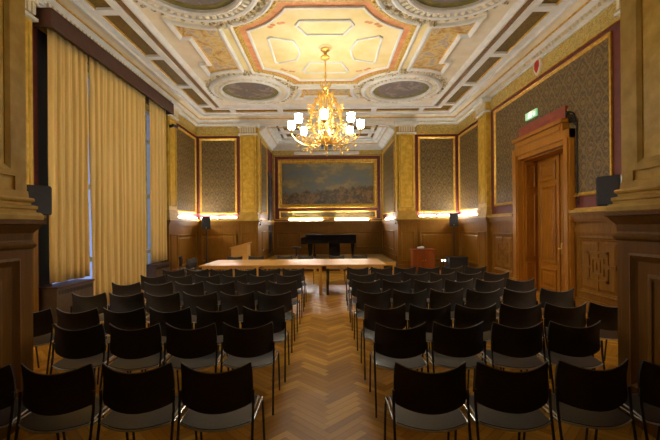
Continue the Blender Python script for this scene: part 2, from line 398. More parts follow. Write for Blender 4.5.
def pilaster(mp, a0, a1, wall, proj=.14, dz=ZD):
    mb = MB(); mbox(mb, mp, a0+.04, a1-.04, dz+.30, ZR, 0, proj); mb.build('pilaster', M['ochre'], wall)
    mb = MB()
    frame(lambda s_, z, h: mp(s_, z, h+proj), a0+.1, a1-.1, dz+.42, ZR-.08, [(0, 0), (0, .015), (.02, .02), (.035, .005), (.035, 0)], mb=mb)
    mb.build('pilaster_frame', M['ochre_dull'], wall)
    mb = MB()
    for z0_, z1_, e in ((dz-.02, dz+.06, .07), (dz+.06, dz+.13, .035), (dz+.13, dz+.2, .05), (dz+.2, dz+.3, .015)):
        mbox(mb, mp, a0-e+.02, a1+e-.02, z0_, z1_, 0, proj+e)
    mb.build('pilaster_base', M['ochre_dull'], wall)
    mb = MB()
    mbox(mb, mp, a0+.03, a1-.03, ZR+.02, ZC-.02, 0, proj+.01); mb.build('capital', M['ochre_dull'], wall)
    mb = MB(); mbox(mb, mp, a0-.07, a1+.07, ZC-.06, ZC+.03, 0, proj+.16); mbox(mb, mp, a0-.04, a1+.04, ZC-.09, ZC-.06, 0, proj+.13)
    mbox(mb, mp, a0-.02, a1+.02, ZR-.03, ZR+.02, 0, proj+.06)
    mb.build('abacus', M['plaster'], wall)
    mb = MB(); nf = 7
    for i in range(nf):
        c = a0+.03+(a1-a0-.06)*(i+.5)/nf; q = (a1-a0)/nf*.3
        mbox(mb, mp, c-q, c+q, ZR+.05, ZC-.14, proj+.01, proj+.07)
        mbox(mb, mp, c-q*1.2, c+q*1.2, ZC-.14, ZC-.09, proj+.01, proj+.11)
    mb.build('capital_flutes', M['cream'], wall)
    # lower wooden plinth
    mb = MB(); mbox(mb, mp, a0-.02, a1+.02, 0, dz-.2, 0, proj+.02)
    mbox(mb, mp, a0-.05, a1+.05, 0, .24, 0, proj+.06)
    for z0_, z1_, e in ((dz-.2, dz-.14, .03), (dz-.14, dz-.07, .06), (dz-.07, dz-.02, .1)): mbox(mb, mp, a0-e, a1+e, z0_, z1_, 0, proj+e)
    frame(lambda s_, z, h: mp(s_, z, h+proj+.02), a0+.08, a1-.08, .34, dz-.45, [(0, 0), (0, .02), (.03, .025), (.05, .005), (.05, 0)], mb=mb)
    mb.build('plinth', M['wood'], wall)

DY0, DY1, DZ = 7.69, 9.55, 3.32
# right wall
mb = MB()
mb.box(W, W+.6, Y0, DY0, 0, 6); mb.box(W, W+.6, DY1, Y1+.3, 0, 6); mb.box(W, W+.6, DY0, DY1, DZ, 6)
wr = struct(mb.build('wall_right', M['ochre']), 'right wall with brown damask panels over oak panelling')
PN0, PN1, PF0, PF1 = 5.45, 6.20, 11.36, 12.05
bay(mR, PN1, PF0, (6.5, 11.08, 2.23, 5.03), wr, door=True)
bay(mR, PF1, Y1, (12.2, 14.07, 2.2, 5.03), wr)
bay(mR, Y0, PN0, (3.5, 5.3, 2.2, 5.03), wr)
frieze(mR, Y0, Y1, wr)
pilaster(mR, PN0, PN1, wr); pilaster(mR, PF0, PF1, wr)
dado(mR, [(Y0, PN0), (PN1, 7.49), (9.8, PF0), (PF1, Y1)], wr)
dpanel(mR, 6.3, 7.38, .36, 1.45, wr, fret=True); dpanel(mR, 9.98, 11.15, .36, 1.45, wr, fret=True)
dpanel(mR, 12.25, 13.95, .36, 1.45, wr); dpanel(mR, 3.6, 5.3, .36, 1.45, wr)
for a, b in ((PN1, 7.49), (9.8, PF0), (PF1, Y1), (Y0, PN0)): ledge(mR, a, b, wr)
# shield in the frieze above the door
mb = MB(); cy_, cz_ = 8.75, 5.37
sh = [(cy_-.1, cz_+.11), (cy_, cz_+.14), (cy_+.1, cz_+.11), (cy_+.11, cz_-.02), (cy_+.05, cz_-.12), (cy_, cz_-.16), (cy_-.05, cz_-.12), (cy_-.11, cz_-.02)]
mb.prism(sh, .02, .07, mR); mb.build('shield', M['red'], wr)
mb = MB(); mb.sweep(inset(sh, -.05), [(0, .02), (0, .06), (.05, .075), (.05, .02)], mR); mb.build('shield_surround', M['cream'], wr)
# door_1
dr = struct(empty('door_1', (W, 8.75, 0)), 'oak double door in a deep panelled reveal'); 
def dpart(mb, name, mat='door_wood', **k):
    o = mb.build(name, M[mat], None, **k); o.parent = dr; o.matrix_parent_inverse = Matrix.Translation((-W, -8.75, 0)); return o
mb = MB()
for a0, a1 in ((DY0-.2, DY0), (DY1, DY1+.25)):
    mbox(mb, mR, a0, a1, 0, 3.6, 0, .13); mbox(mb, mR, a0+.04, a1-.04, .3, 3.5, .13, .16)
    mbox(mb, mR, a0-.015, a1+.015, 0, .3, 0, .18)
dpart(mb, 'door_frame')
mb = MB()
mbox(mb, mR, DY0-.2, DY1+.25, 3.42, 3.6, 0, .15); mbox(mb, mR, DY0, DY1, DZ, 3.42, 0, .12)
mbox(mb, mR, DY0-.02, DY1+.07, 3.6, 3.78, 0, .16); mbox(mb, mR, DY0-.06, DY1+.11, 3.76, 3.84, 0, .22)
mbox(mb, mR, DY0+.05, DY1, 3.63, 3.73, .16, .18)
dpart(mb, 'lintel')
mb = MB(); mbox(mb, mR, DY0+.02, DY1+.03, 3.84, 4.13, .0, .075); dpart(mb, 'red_panel', 'redpanel')
mb = MB()   # reveal linings
mb.box(W-.001, W+.36, DY1-.03, DY1, 0, DZ); mb.box(W-.001, W+.36, DY0, DY0+.03, 0, DZ); mb.box(W-.001, W+.36, DY0, DY1, DZ-.03, DZ)
mS = lambda s_, z, h: (W+s_, DY1-.03-h, z)
for z0_, z1_ in ((.15, .75), (.85, 2.5), (2.6, 3.2)): frame(mS, .05, .31, z0_, z1_, [(0, 0), (0, .015), (.03, .02), (.05, 0)], mb=mb)
dpart(mb, 'reveal')
mD = lambda s_, z, h: (W+.36-h, s_, z)
mid = (DY0+DY1)/2
for a0, a1 in ((DY0+.03, mid-.004), (mid+.004, DY1-.03)):
    mb = MB(); mbox(mb, mD, a0, a1, 0.01, DZ-.03, -.05, 0)
    for z0_, z1_ in ((.12, .62), (.74, 2.62), (2.74, 3.2)):
        frame(mD, a0+.13, a1-.13, z0_, z1_, [(0, 0), (0, .02), (.03, .03), (.06, .005), (.06, 0)], mb=mb)
        frame(mD, a0+.23, a1-.23, z0_+.1, z1_-.1, [(0, 0), (.025, .02), (.025, .02)], mb=mb); mbox(mb, mD, a0+.255, a1-.255, z0_+.125, z1_-.125, 0, .02)
    lf = dpart(mb, 'door_leaf')
    if a0 < mid-.1:
        mb = MB(); mb.ball((W+.30, a1-.07, 1.12), .03, n=12, m=8); mb.box(W+.345, W+.362, a1-.1, a1-.04, 1.0, 1.26)
        h_ = mb.build('door_handle', M['gold_shiny'], lf, smooth=True)
mb = MB(); mbox(mb, mD, mid-.03, mid+.03, .01, DZ-.03, 0, .03); dpart(mb, 'door_astragal')
# left wall
WO0, WO1, WZ0, WZ1 = 6.72, 11.12, .05, 5.1
mb = MB()
mb.box(-W-.5, -W, Y0, WO0, 0, 6); mb.box(-W-.5, -W, WO1, Y1+.3, 0, 6); mb.box(-W-.5, -W, WO0, WO1, WZ1, 6); mb.box(-W-.5, -W, WO0, WO1, 0, WZ0)
wl = struct(mb.build('wall_left', M['ochre']), 'left wall with curtained window bay')
mb = MB(); mbox(mb, mL, 6.42, WO0, 0, ZR, 0, .02); mb.build('jamb_shade', M['blueblack'], wl)  # wall strip coloured dark for the shade in the window reveal
mb = MB(); mbox(mb, mL, PN1, 6.42, 0, ZR, 0, .02); mb.build('maroon_field', M['maroon'], wl)
mb = MB(); mbox(mb, mL, WO1, PF0, 0, ZR, 0, .02); mb.build('jamb_shade', M['pelmet'], wl)  # dark brown strip painted for the shaded gap past the last curtain
mb = MB(); mbox(mb, mL, PN1, PF0, WZ1, ZR, 0, .02); mb.build('maroon_head', M['maroon'], wl)
bay(mL, PF1, Y1, (12.2, 14.07, 2.2, 5.03), wl)
bay(mL, Y0, PN0, (3.5, 5.3, 2.2, 5.03), wl)
frieze(mL, Y0, Y1, wl)
pilaster(mL, PN0, PN1, wl); pilaster(mL, PF0, PF1, wl)
dado(mL, [(Y0, PN0), (PF1, Y1)], wl)
dpanel(mL, 12.25, 13.95, .36, 1.45, wl); dpanel(mL, 3.6, 5.3, .36, 1.45, wl)
for a, b in ((PF1, Y1), (Y0, PN0)): ledge(mL, a, b, wl)
# windows behind the curtains
wn = struct(empty('window_1', (-W-.3, 8.75, 0)), 'tall window behind the drawn curtains')
def wpart(mb, name, mat):
    o = mb.build(name, M[mat]); o.parent = wn; o.matrix_parent_inverse = Matrix.Translation((W+.3, -8.75, 0)); return o
mb = MB(); X_ = -W-.3
for y_ in (WO0, 7.45, 8.7, 9.85, WO1): mb.box(X_-.05, X_+.05, max(WO0, y_-.06), min(WO1, y_+.06), WZ0, WZ1)
for z_ in (WZ0+.05, 1.0, 2.6, 4.2, WZ1-.05): mb.box(X_-.04, X_+.04, WO0, WO1, z_-.05, z_+.05)
wpart(mb, 'window_frame', 'white')
mb = MB(); mb.box(X_-.004, X_+.004, WO0, WO1, WZ0, WZ1); wpart(mb, 'window_pane', 'glass')
# far wall with the opening of the stage alcove
PX0, PX1 = 2.62, 3.30
mb = MB()
mb.box(-W-.5, -XI-.06, Y1, Y1+.3, 0, 6); mb.box(XI+.06, W+.5, Y1, Y1+.3, 0, 6); mb.box(-XI-.06, XI+.06, Y1, Y1+.25, 5.66, 6)
wf = struct(mb.build('wall_far', M['ochre']), 'far wall on both sides of the stage opening')
for sgn in (1, -1):
    mp = (lambda s_, z, h: (s_, Y1-h, z)) if sgn > 0 else (lambda s_, z, h: (-s_, Y1-h, z))
    bay(mp, PX1, W, (3.43, 4.83, 2.18, 5.03), wf)
    frieze(mp, PX0, W, wf)
    pilaster(mp, PX0, PX1, wf, proj=.22)
    dado(mp, [(PX1, W)], wf); dpanel(mp, 3.45, 4.8, .36, 1.45, wf); ledge(mp, PX1, W, wf)
# alcove side walls and back wall
mb = MB(); mb.box(-XI-.5, XI+.5, YB, YB+.3, 0, 6)
wb = struct(mb.build('wall_back', M['ochre']), 'back wall of the stage alcove')
mb = MB(); mbox(mb, mB, -XI, XI, 2.0-.05, 5.08, 0, .012); mb.build('maroon_field', M['maroon'], wb)
mb = MB(); mbox(mb, mB, -XI, XI, 5.08, 5.36, 0, .02); mb.build('frieze', M['frieze'], wb)
mb = MB(); frame(mB, -2.32, 2.32, 2.06, 2.42, FR, mb=mb); mb.build('gilt_frame', M['gold'], wb)
mb = MB(); mbox(mb, mB, -2.26, 2.26, 2.12, 2.36, .012, .022); mb.build('damask_panel', M['damask'], wb)
frame(mB, -XI+.03, XI-.03, 2.0, 5.06, [(0, 0), (0, .03), (.03, .025), (.03, 0)]).build('gilt_edge', M['gold'], wb)
mb = MB(); mbox(mb, mB, -XI, XI, STG, 1.9, 0, .04)
for z0_, z1_, h in ((STG, STG+.2, .07), (1.5, 1.56, .06), (1.72, 1.8, .09), (1.8, 1.9, .14)): mbox(mb, mB, -XI, XI, z0_, z1_, 0, h)
for i in range(4):
    a = -XI+.08+i*(2*XI-.16)/4; frame(mB, a+.06, a+(2*XI-.16)/4-.06, .66, 1.42, [(0, .04), (0, .06), (.03, .07), (.06, .045), (.06, .04)], mb=mb)
mb.build('dado', M['wood_dark'], wb)
mb = MB(); mbox(mb, mB, -XI, XI, 1.9, 1.95, 0, .17); mb.build('ledge', M['ochre_dull'], wb)
for sgn, nm in ((1, 'wall_alcove_right'), (-1, 'wall_alcove_left')):
    mb = MB(); xs = sorted((sgn*(XI+.06), sgn*(XI+.4))); mb.box(xs[0], xs[1], Y1+.3, YB, 0, 6); mb.box(*sorted((sgn*(XI+.06), sgn*(XI+.02))), Y1-.1, Y1+.3, ZD+.3, 5.5)
    wa = struct(mb.build(nm, M['ochre']), 'side wall of the stage alcove')
    mp = (lambda s_, z, h, g=sgn: (g*(XI+.06-h), s_, z))
    mb = MB(); mbox(mb, mp, Y1+.3, YB, 2.0, 5.2, 0, .012); mb.build('maroon_field', M['maroon'], wa)
    g0, g1 = (Y1+.45, YB-.2)
    if sgn < 0: g1 = 16.2
    mb = MB(); mbox(mb, mp, g0+.04, g1-.04, 2.24, 5.06, .012, .022); mb.build('damask_panel', M['damask'], wa)
    frame(mp, g0, g1, 2.2, 5.1, FR).build('gilt_frame', M['gold'], wa)
    mb = MB(); mbox(mb, mp, Y1+.3, YB, 5.16, 5.4, 0, .02); mb.build('frieze', M['frieze'], wa)
    mb = MB(); mbox(mb, mp, Y1+.02, YB, STG, 1.9, 0, .04); mbox(mb, mp, Y1+.02, YB, 1.74, 1.9, 0, .1)
    mbox(mb, mp, Y1+.02, YB, STG, STG+.2, 0, .07)
    frame(mp, Y1+.5, YB-.4, .7, 1.5, [(0, .04), (0, .06), (.03, .07), (.06, .045), (.06, .04)], mb=mb)
    mb.build('dado', M['wood'], wa)
    mb = MB(); mbox(mb, mp, Y1+.02, YB, 1.9, 1.95, 0, .13); mb.build('ledge', M['ochre_dull'], wa)
# narrow dark door on the alcove's left side
d2 = struct(empty('door_2', (-XI, 16.9, STG)), 'narrow dark door in the left side of the alcove')
mb = MB(); mp = lambda s_, z, h: (-XI-.06+h, s_, z)
mbox(mb, mp, 16.42, 17.4, STG, 4.1, 0, .06)
for z0_, z1_ in ((.5, 1.3), (1.42, 2.9), (3.0, 3.95)): frame(mp, 16.55, 17.27, z0_, z1_, [(0, .06), (0, .075), (.04, .08), (.06, .06)], mb=mb)
o = mb.build('door_leaf', M['blueblack']); o.parent = d2; o.matrix_parent_inverse = Matrix.Translation((XI, -16.9, -STG))
# near opening (piers) and the room the camera stands in
for sgn, nm in ((1, 'wall_near_right'), (-1, 'wall_near_left')):
    XP = 2.62 if sgn > 0 else 2.68; dz = 0 if sgn > 0 else -.03
    mb = MB(); xs = sorted((sgn*XP, sgn*(W+.4))); mb.box(xs[0], xs[1], YN, Y0, 0, 6)
    wnr = struct(mb.build(nm, M['ochre']), 'deep pier of the near opening, ochre marble above dark oak')
    mp = (lambda s_, z, h, g=sgn, q=XP: (g*(q-h), s_, z))
    for a0, a1 in ((.9, 3.2), (-1.8, .6)):
        frame(mp, a0, a1, 2.14, 5.2, [(0, 0), (0, .02), (.05, .02), (.09, .005), (.09, .0)]).build('plaster_frame', M['ochre_dull'], wnr)
    mb = MB(); mbox(mb, mp, 3.2, Y0, 1.95, 5.5, 0, .015); mb.build('corner_strip', M['ochre_dull'], wnr)
    def wrap(mb, z0_, z1_, e):
        x_ = sorted((sgn*(XP-e), sgn*(W-.05))); mb.box(x_[0], x_[1], YN, Y0+e, z0_+dz, z1_+dz)
    def wrapm(mb, prof):
        a = [(sgn*(W-.05), YN), (sgn*XP, YN), (sgn*XP, Y0), (sgn*(W-.05), Y0)]
        vs = []
        for e, z in prof: vs += [(sgn*(XP-e), YN, z+dz), (sgn*(XP-e), Y0+e, z+dz), (sgn*(W-.05), Y0+e, z+dz)]
        mb.add(vs, [(3*k+i, 3*k+i+1, 3*k+i+4, 3*k+i+3) for k in range(len(prof)-1) for i in (0, 1)])
    mb = MB(); wrapm(mb, [(0, 1.79), (.085, 1.79), (.095, 1.80), (.095, 1.835), (.08, 1.86), (.055, 1.865), (.055, 1.885), (.065, 1.895), (.065, 1.92), (.03, 1.93), (.03, 1.95), (.045, 1.96), (.05, 1.975), (.045, 1.99), (.02, 1.995), (.015, 2.05), (0, 2.06)])
    mb.build('base_moulding', M['ochre_dull'], wnr)
    mb = MB(); wrap(mb, -.0-dz, 1.62, .035); wrap(mb, -dz, .22, .06)
    wrapm(mb, [(.035, 1.54), (.055, 1.56), (.06, 1.58), (.04, 1.60), (.035, 1.62), (.04, 1.68), (.075, 1.73), (.085, 1.75), (.11, 1.76), (.11, 1.79), (0, 1.79)])
    mq = (lambda s_, z, h, g=sgn, q=XP: (g*(q-.035-h), s_, z))
    for a0, a1 in ((1.15, 3.2), (-1.6, .9)):
        frame(mq, a0, a1, .3, 1.44, [(0, 0), (0, .02), (.02, .03), (.05, .01), (.07, .0)], mb=mb)
        frame(mq, a0+.16, a1-.16, .46, 1.28, [(0, 0), (.03, .01), (.05, .01)], mb=mb)
    mb.build('oak_panelling', M['wood_dark'], wnr)
mb = MB(); mb.box(-W-.5, W+.5, YN-.3, YN, 0, 6); struct(mb.build('wall_rear', M['wood_dark']), 'rear wall behind the camera')
mb = MB(); mb.box(-XI-.1, XI+.1, 3.0, Y0, 5.6, 6); struct(mb.build('trim_1', M['plaster']), 'header over the near opening')

# ------------------------------------------------------------------ ceiling
mb = MB(); mb.box(-W-.6, W+.6, YN-.3, YB+.3, 6.0, 6.2)
ce = struct(mb.build('ceiling', M['plaster']), 'painted and gilded coffered ceiling')
RW = rect(-W, W, Y0, Y1)
def csweep(name, mat, prof, poly=RW): mb = MB(); mb.sweep(poly, prof); return mb.build(name, M[mat], ce)
csweep('cornice', 'plaster', [(0, 5.49), (.05, 5.49), (.05, 5.53), (.10, 5.55), (.10, 5.615), (.14, 5.62), (.17, 5.66), (.20, 5.70), (.20, 5.72)])
csweep('cornice_cove', 'cream', [(.20, 5.72), (.24, 5.74), (.30, 5.775), (.36, 5.79)])
csweep('gilt_line', 'gold', [(.20, 5.70), (.225, 5.70), (.225, 5.735)])
csweep('ceiling_border', 'plaster', [(.36, 5.79), (.36, 5.77), (.42, 5.77), (.42, 5.83), (.57, 5.83), (.57, 5.885)])
csweep('coffer_ground', 'coffer', [(.57, 5.885), (.95, 5.885)])
csweep('ceiling_border', 'plaster', [(.95, 5.885), (.95, 5.82), (1.1, 5.82), (1.1, 5.86)])
csweep('brown_band', 'brown_band', [(1.1, 5.86), (1.28, 5.86)])
csweep('ceiling_border', 'plaster', [(1.28, 5.86), (1.28, 5.79), (1.33, 5.77), (1.4, 5.82), (1.42, 5.85)])
csweep('gilt_line', 'gold', [(.57, 5.855), (.60, 5.86), (.60, 5.89)]); csweep('gilt_line', 'gold', [(.95, 5.855), (.92, 5.86), (.92, 5.89)])
mb = MB(); mb.box(-W+1.4, W-1.4, Y0+1.4, Y1-1.4, 5.85, 5.99); mb.build('ceiling_field', M['cream'], ce)
mb = MB()
yr = [5.25, 7.22, 9.18, 11.1, 12.9]
for sx in (1, -1):
    for y_ in yr: mb.box(*sorted((sx*(W-.56), sx*(W-.96))), y_-.09, y_+.09, 5.83, 5.95)
    mb.box(*sorted((sx*(W-.56), sx*(W-.96))), 4.2, 4.3, 5.83, 5.95)
for xr in (-3.7, -3.38, -1.68, 0, 1.68, 3.38):
    if abs(xr) == 3.7: continue
    for ya, yb in ((Y0+.56, Y0+.96), (Y1-.96, Y1-.56)): mb.box(xr-.09, xr+.09, ya, yb, 5.83, 5.95)
mb.build('coffer_ribs', M['plaster'], ce)
# dentils under the cornice
mb = MB(); y_ = Y0+.1
while y_ < Y1-.1:
    for sx in (1, -1): mb.box(*sorted((sx*(W-.095), sx*(W-.15))), y_, y_+.06, 5.55, 5.61)
    y_ += .115
x_ = -W+.2
while x_ < W-.2: mb.box(x_, x_+.06, Y1-.15, Y1-.095, 5.55, 5.61); x_ += .115
mb.build('dentils', M['cream'], ce)
# central panel, a rectangle with concave corners around the roundels
RX, RY = 2.28, 2.55
CX0 = -0.03
def octo(o, z=None, hw=1.8, hh=1.93, R0=1.56):
    R_ = R0-o; hw += o; hh += o; pts = []
    for q, (sx, sy) in enumerate(((1, -1), (1, 1), (-1, 1), (-1, -1))):
        a_side = math.atan2(-math.sqrt(R_*R_-(RX-hw)**2), hw-RX)      # from roundel centre to the side edge point
        a_top = math.atan2(hh-RY, -math.sqrt(R_*R_-(RY-hh)**2))
        if a_top > 0: a_top -= 2*PI
        arc = [(RX+R_*math.cos(a_side+(a_top-a_side)*i/8), RY+R_*math.sin(a_side+(a_top-a_side)*i/8)) for i in range(9)]
        arc = [(sx*x, sy*y) for x, y in arc]
        if (sx > 0) != (sy > 0): arc = arc[::-1]
        pts += arc
    return [(CX0+x, CY+y) for x, y in pts]
def osweep(name, mat, prof):
    mb = MB(); L = [octo(o) for o, z in prof]; n = len(L[0])
    vs = [(x, y, z) for (o, z), P in zip(prof, L) for x, y in P]
    mb.add(vs, [(j*n+i, j*n+(i+1) % n, (j+1)*n+(i+1) % n, (j+1)*n+i) for j in range(len(prof)-1) for i in range(n)])
    return mb.build(name, M[mat], ce)
mb = MB(); mb.prism(octo(-.18), 5.84, 5.90); mb.build('central_panel', M['ceil_yellow'], ce)
osweep('salmon_band', 'orange', [(0, 5.838), (-.16, 5.838)])
osweep('white_moulding', 'plaster', [(-.145, 5.85), (-.145, 5.80), (-.18, 5.795), (-.2, 5.815), (-.2, 5.85)])
osweep('gilt_band', 'gold_orn', [(0, 5.85), (0, 5.825), (.11, 5.815), (.11, 5.85)])
osweep('white_moulding', 'plaster', [(.11, 5.85), (.11, 5.79), (.15, 5.775), (.19, 5.80), (.19, 5.85)])
osweep('yellow_surround', 'ceil_yellow', [(.19, 5.843), (.34, 5.843)])
mb = MB(); P = octo(.055)
for i in range(len(P)):
    a, b = Vector(P[i]), Vector(P[(i+1) % len(P)]); n = max(1, int((b-a).length/.12))
    for k in range(n):
        p = a.lerp(b, (k+.5)/n); mb.ball((p.x, p.y, 5.815), .035, .035, .02, 6, 4)
mb.build('gilt_beads', M['gold'], ce)
def outline(name, pts, w_=.05, mat='plaster', z=5.84):
    mb = MB(); mb.sweep([(CX0+x, CY+y) for x, y in pts], [(0, z), (0, z-.03), (w_*.5, z-.04), (w_, z-.03), (w_, z)]); mb.build(name, M[mat], ce)
def cart(pts):
    outline('cartouche_moulding', pts)
    mb = MB(); mb.prism([(CX0+x, CY+y) for x, y in inset(pts, .05)], 5.833, 5.845); mb.build('cartouche_field', M['ceil_yellow'], ce)
for sy in (1, -1):
    cart([(-.42, sy*.62), (.42, sy*.62), (.62, sy*1.12), (.55, sy*1.27), (-.55, sy*1.27), (-.62, sy*1.12)] if sy > 0 else
         [(-.42, sy*.72), (.42, sy*.72), (.62, sy*1.12), (.52, sy*1.32), (-.52, sy*1.32), (-.62, sy*1.12)])
for sx in (1, -1):
    cart([(sx*.7, -.5), (sx*1.2, -.68), (sx*1.28, -.6), (sx*1.28, .6), (sx*1.2, .68), (sx*.7, .5), (sx*.62, .25), (sx*.58, 0), (sx*.62, -.25)])
# faded orange arabesques between the cartouches (thin painted motifs)
mb = MB()
for sx in (1, -1):
    for sy in (1, -1):
        for k in range(7):
            a = k/6*PI; mb.ball((CX0+sx*(1.0+.14*math.cos(a*2)), CY+sy*(1.05+.16*math.sin(a)), 5.838), .07-.005*k, .035+.004*k, .006, 8, 4)
mb.build('arabesque', M['orange'], ce)
# ceiling rosette at the chandelier
mb = MB(); mb.lathe([(.0, 5.86), (.16, 5.845), (.16, 5.83), (.12, 5.81), (.0, 5.80)], CX0, CY-.12, 0, 32); mb.build('rosette', M['ceil_yellow'], ce, smooth=True)
# roundels
def roundel(cx, cy):
    mb = MB(); mb.prism([(cx+.71*math.cos(2*PI*k/48), cy+.71*math.sin(2*PI*k/48)) for k in range(48)], 5.835, 5.86); mb.build('roundel_painting', M['paint_sky'], ce)
    mb = MB(); mb.lathe([(.70, 5.835), (.72, 5.825), (.86, 5.825), (.86, 5.85)], cx, cy, 0, 48); mb.v = mb.v[:]; mb.f = mb.f[:-2]; mb.build('olive_ring', M['greengold'], ce)
    mb = MB(); mb.lathe([(.84, 5.85), (.84, 5.77), (.88, 5.74), (.93, 5.76), (.94, 5.81), (1.08, 5.81), (1.08, 5.76), (1.13, 5.745), (1.19, 5.78), (1.2, 5.85)], cx, cy, 0, 48); mb.f = mb.f[:-2]; mb.build('white_ring', M['plaster'], ce, smooth=True)
    mb = MB(); n = 48
    for i in range(n):
        a = 2*PI*i/n; R_ = Matrix.Translation((cx, cy, 0)) @ Matrix.Rotation(a, 4, 'Z'); mb.box(.955, 1.06, -.035, .035, 5.765, 5.82, R_)
    mb.build('dentil_ring', M['cream'], ce)
    mb = MB(); n = 44
    rn = random.Random(3)
    for i in range(n):
        a = 2*PI*i/n
        mb.ball((cx+1.27*math.cos(a), cy+1.27*math.sin(a), 5.84), .055, .055, .05, 6, 4)
        if i % 2 == 0: mb.ball((cx+1.35*math.cos(a), cy+1.35*math.sin(a), 5.84), .04, .04, .03, 6, 4)
    a0 = math.atan2(CY-cy, CX0-cx)
    for i in range(60):     # acanthus relief on the side towards the room's centre
        a = a0+rn.uniform(-.75, .75); r = rn.uniform(1.22, 1.46)
        mb.ball((cx+r*math.cos(a), cy+r*math.sin(a), 5.83), rn.uniform(.03, .07), rn.uniform(.03, .07), rn.uniform(.03, .07), 6, 4)
    mb.build('leaf_wreath', M['leafgold'], ce)
M['leafgold'] = m_noise('gilded_leaves', srgb(150, 132, 84), srgb(222, 212, 186), 12, 0.55, lo=.42, hi=.55)
for sx in (1, -1):
    for sy in (1, -1): roundel(CX0+sx*RX, CY+sy*RY)
# stepped side panels and end panels
def side_panel(pts):
    pts = [(CX0+x, CY+y) for x, y in pts]
    mb = MB(); mb.prism(inset(pts, .1), 5.838, 5.86); mb.build('arabesque_panel', M['paint_putti'], ce)
    mb = MB(); mb.sweep(pts, [(0, 5.86), (0, 5.79), (.03, 5.77), (.08, 5.79), (.11, 5.81), (.11, 5.85)]); mb.build('panel_moulding', M['plaster'], ce)
    mb = MB(); mb.sweep(pts, [(.11, 5.845), (.11, 5.825), (.14, 5.825), (.14, 5.845)]); mb.build('gilt_line', M['gold'], ce)
Rb = 1.44
for sx in (1, -1):
    pts = []
    yb = lambda x: RY - math.sqrt(Rb*Rb-(x-RX)**2)
    pts += [(2.16, -yb(2.16))] + [(x, -yb(x)) for x in (2.4, 2.65, 2.9, 3.12)][::1] + [(3.2, -yb(3.2)), (3.2, -.62), (3.0, -.62), (3.0, -.42), (3.0, .42), (3.0, .62), (3.2, .62), (3.2, yb(3.2))] + [(x, yb(x)) for x in (3.12, 2.9, 2.65, 2.4)] + [(2.16, yb(2.16))]
    side_panel([(sx*x, y) for x, y in pts])
for sy in (1, -1):
    xb = lambda y: RX - math.sqrt(Rb*Rb-(y-RY)**2)
    pts = [(-xb(2.3), 2.3), (xb(2.3), 2.3), (xb(2.6), 2.6), (xb(2.9), 2.9), (xb(3.3), 3.3), (.6, 3.3), (.6, 3.12), (-.6, 3.12), (-.6, 3.3), (-xb(3.3), 3.3), (-xb(2.9), 2.9), (-xb(2.6), 2.6)]
    side_panel([(x, sy*y) for x, y in pts])
# alcove ceilings
def alcove_ceiling(name, y0, y1):
    ac = struct(empty(name, (0, (y0+y1)/2, 5.7)), 'coffered ceiling of the alcove')
    def p(mb, nm, mat):
        o = mb.build(nm, M[mat]); o.parent = ac; o.matrix_parent_inverse = Matrix.Translation((0, -(y0+y1)/2, -5.7)); return o
    XA = XI+.06; R_ = rect(-XA, XA, y0, y1)
    mb = MB(); mb.box(-XA, XA, y0, y1, 5.78, 5.99); p(mb, 'coffer_ground', 'coffer')
    prof = [(0, 5.30), (.06, 5.30), (.06, 5.36), (.16, 5.42), (.26, 5.5), (.26, 5.56), (.36, 5.62), (.36, 5.7), (.55, 5.7), (.55, 5.78)]
    mb = MB(); near = y0 > 0        # the cornice runs round the three closed sides only
    ye, yw = (y0, y1) if near else (y1, y0); dy = 1 if near else -1
    vs = [p_ for e, z in prof for p_ in ((-XA+e, ye, z), (-XA+e, yw-dy*e, z), (XA-e, yw-dy*e, z), (XA-e, ye, z))]
    mb.add(vs, [(4*k+i, 4*k+i+1, 4*k+i+5, 4*k+i+4) for k in range(len(prof)-1) for i in range(3)])
    mb.box(-XA+.3, XA-.3, *sorted((ye, ye+dy*.3)), 5.7, 5.79)
    for g in (-1, 1): mb.prism([(g*(XA-e), z) for e, z in prof] + [(g*XA, 5.78)], ye, ye+dy*.01, lambda u, v, h: (u, h, v))
    nx, ny = 3, 2
    for i in range(1, nx):
        x = -XA+.5+(2*XA-1)*i/nx; mb.box(x-.13, x+.13, y0+.5, y1-.5, 5.69, 5.79)
    for i in range(1, ny):
        y = y0+.5+(y1-y0-1)*i/ny; mb.box(-XA+.5, XA-.5, y-.13, y+.13, 5.695, 5.79)
    for i in range(nx):
        for j in range(ny):
            xa = -XA+.55+(2*XA-1.1)*i/nx+.12; xb_ = -XA+.55+(2*XA-1.1)*(i+1)/nx-.12; ya = y0+.55+(y1-y0-1.1)*j/ny+.12; yb_ = y0+.55+(y1-y0-1.1)*(j+1)/ny-.12
            mb.sweep(rect(xa, xb_, ya, yb_), [(0, 5.78), (0, 5.72), (.08, 5.73), (.14, 5.76), (.14, 5.78)])
    p(mb, 'coffer_frame', 'plaster')
    mb = MB(); mb.sweep(R_, [(.26, 5.55), (.28, 5.55), (.28, 5.58)]); p(mb, 'gilt_line', 'gold')
alcove_ceiling('ceiling_alcove', Y1+.25, YB)
alcove_ceiling('ceiling_near', YN, 3.0)
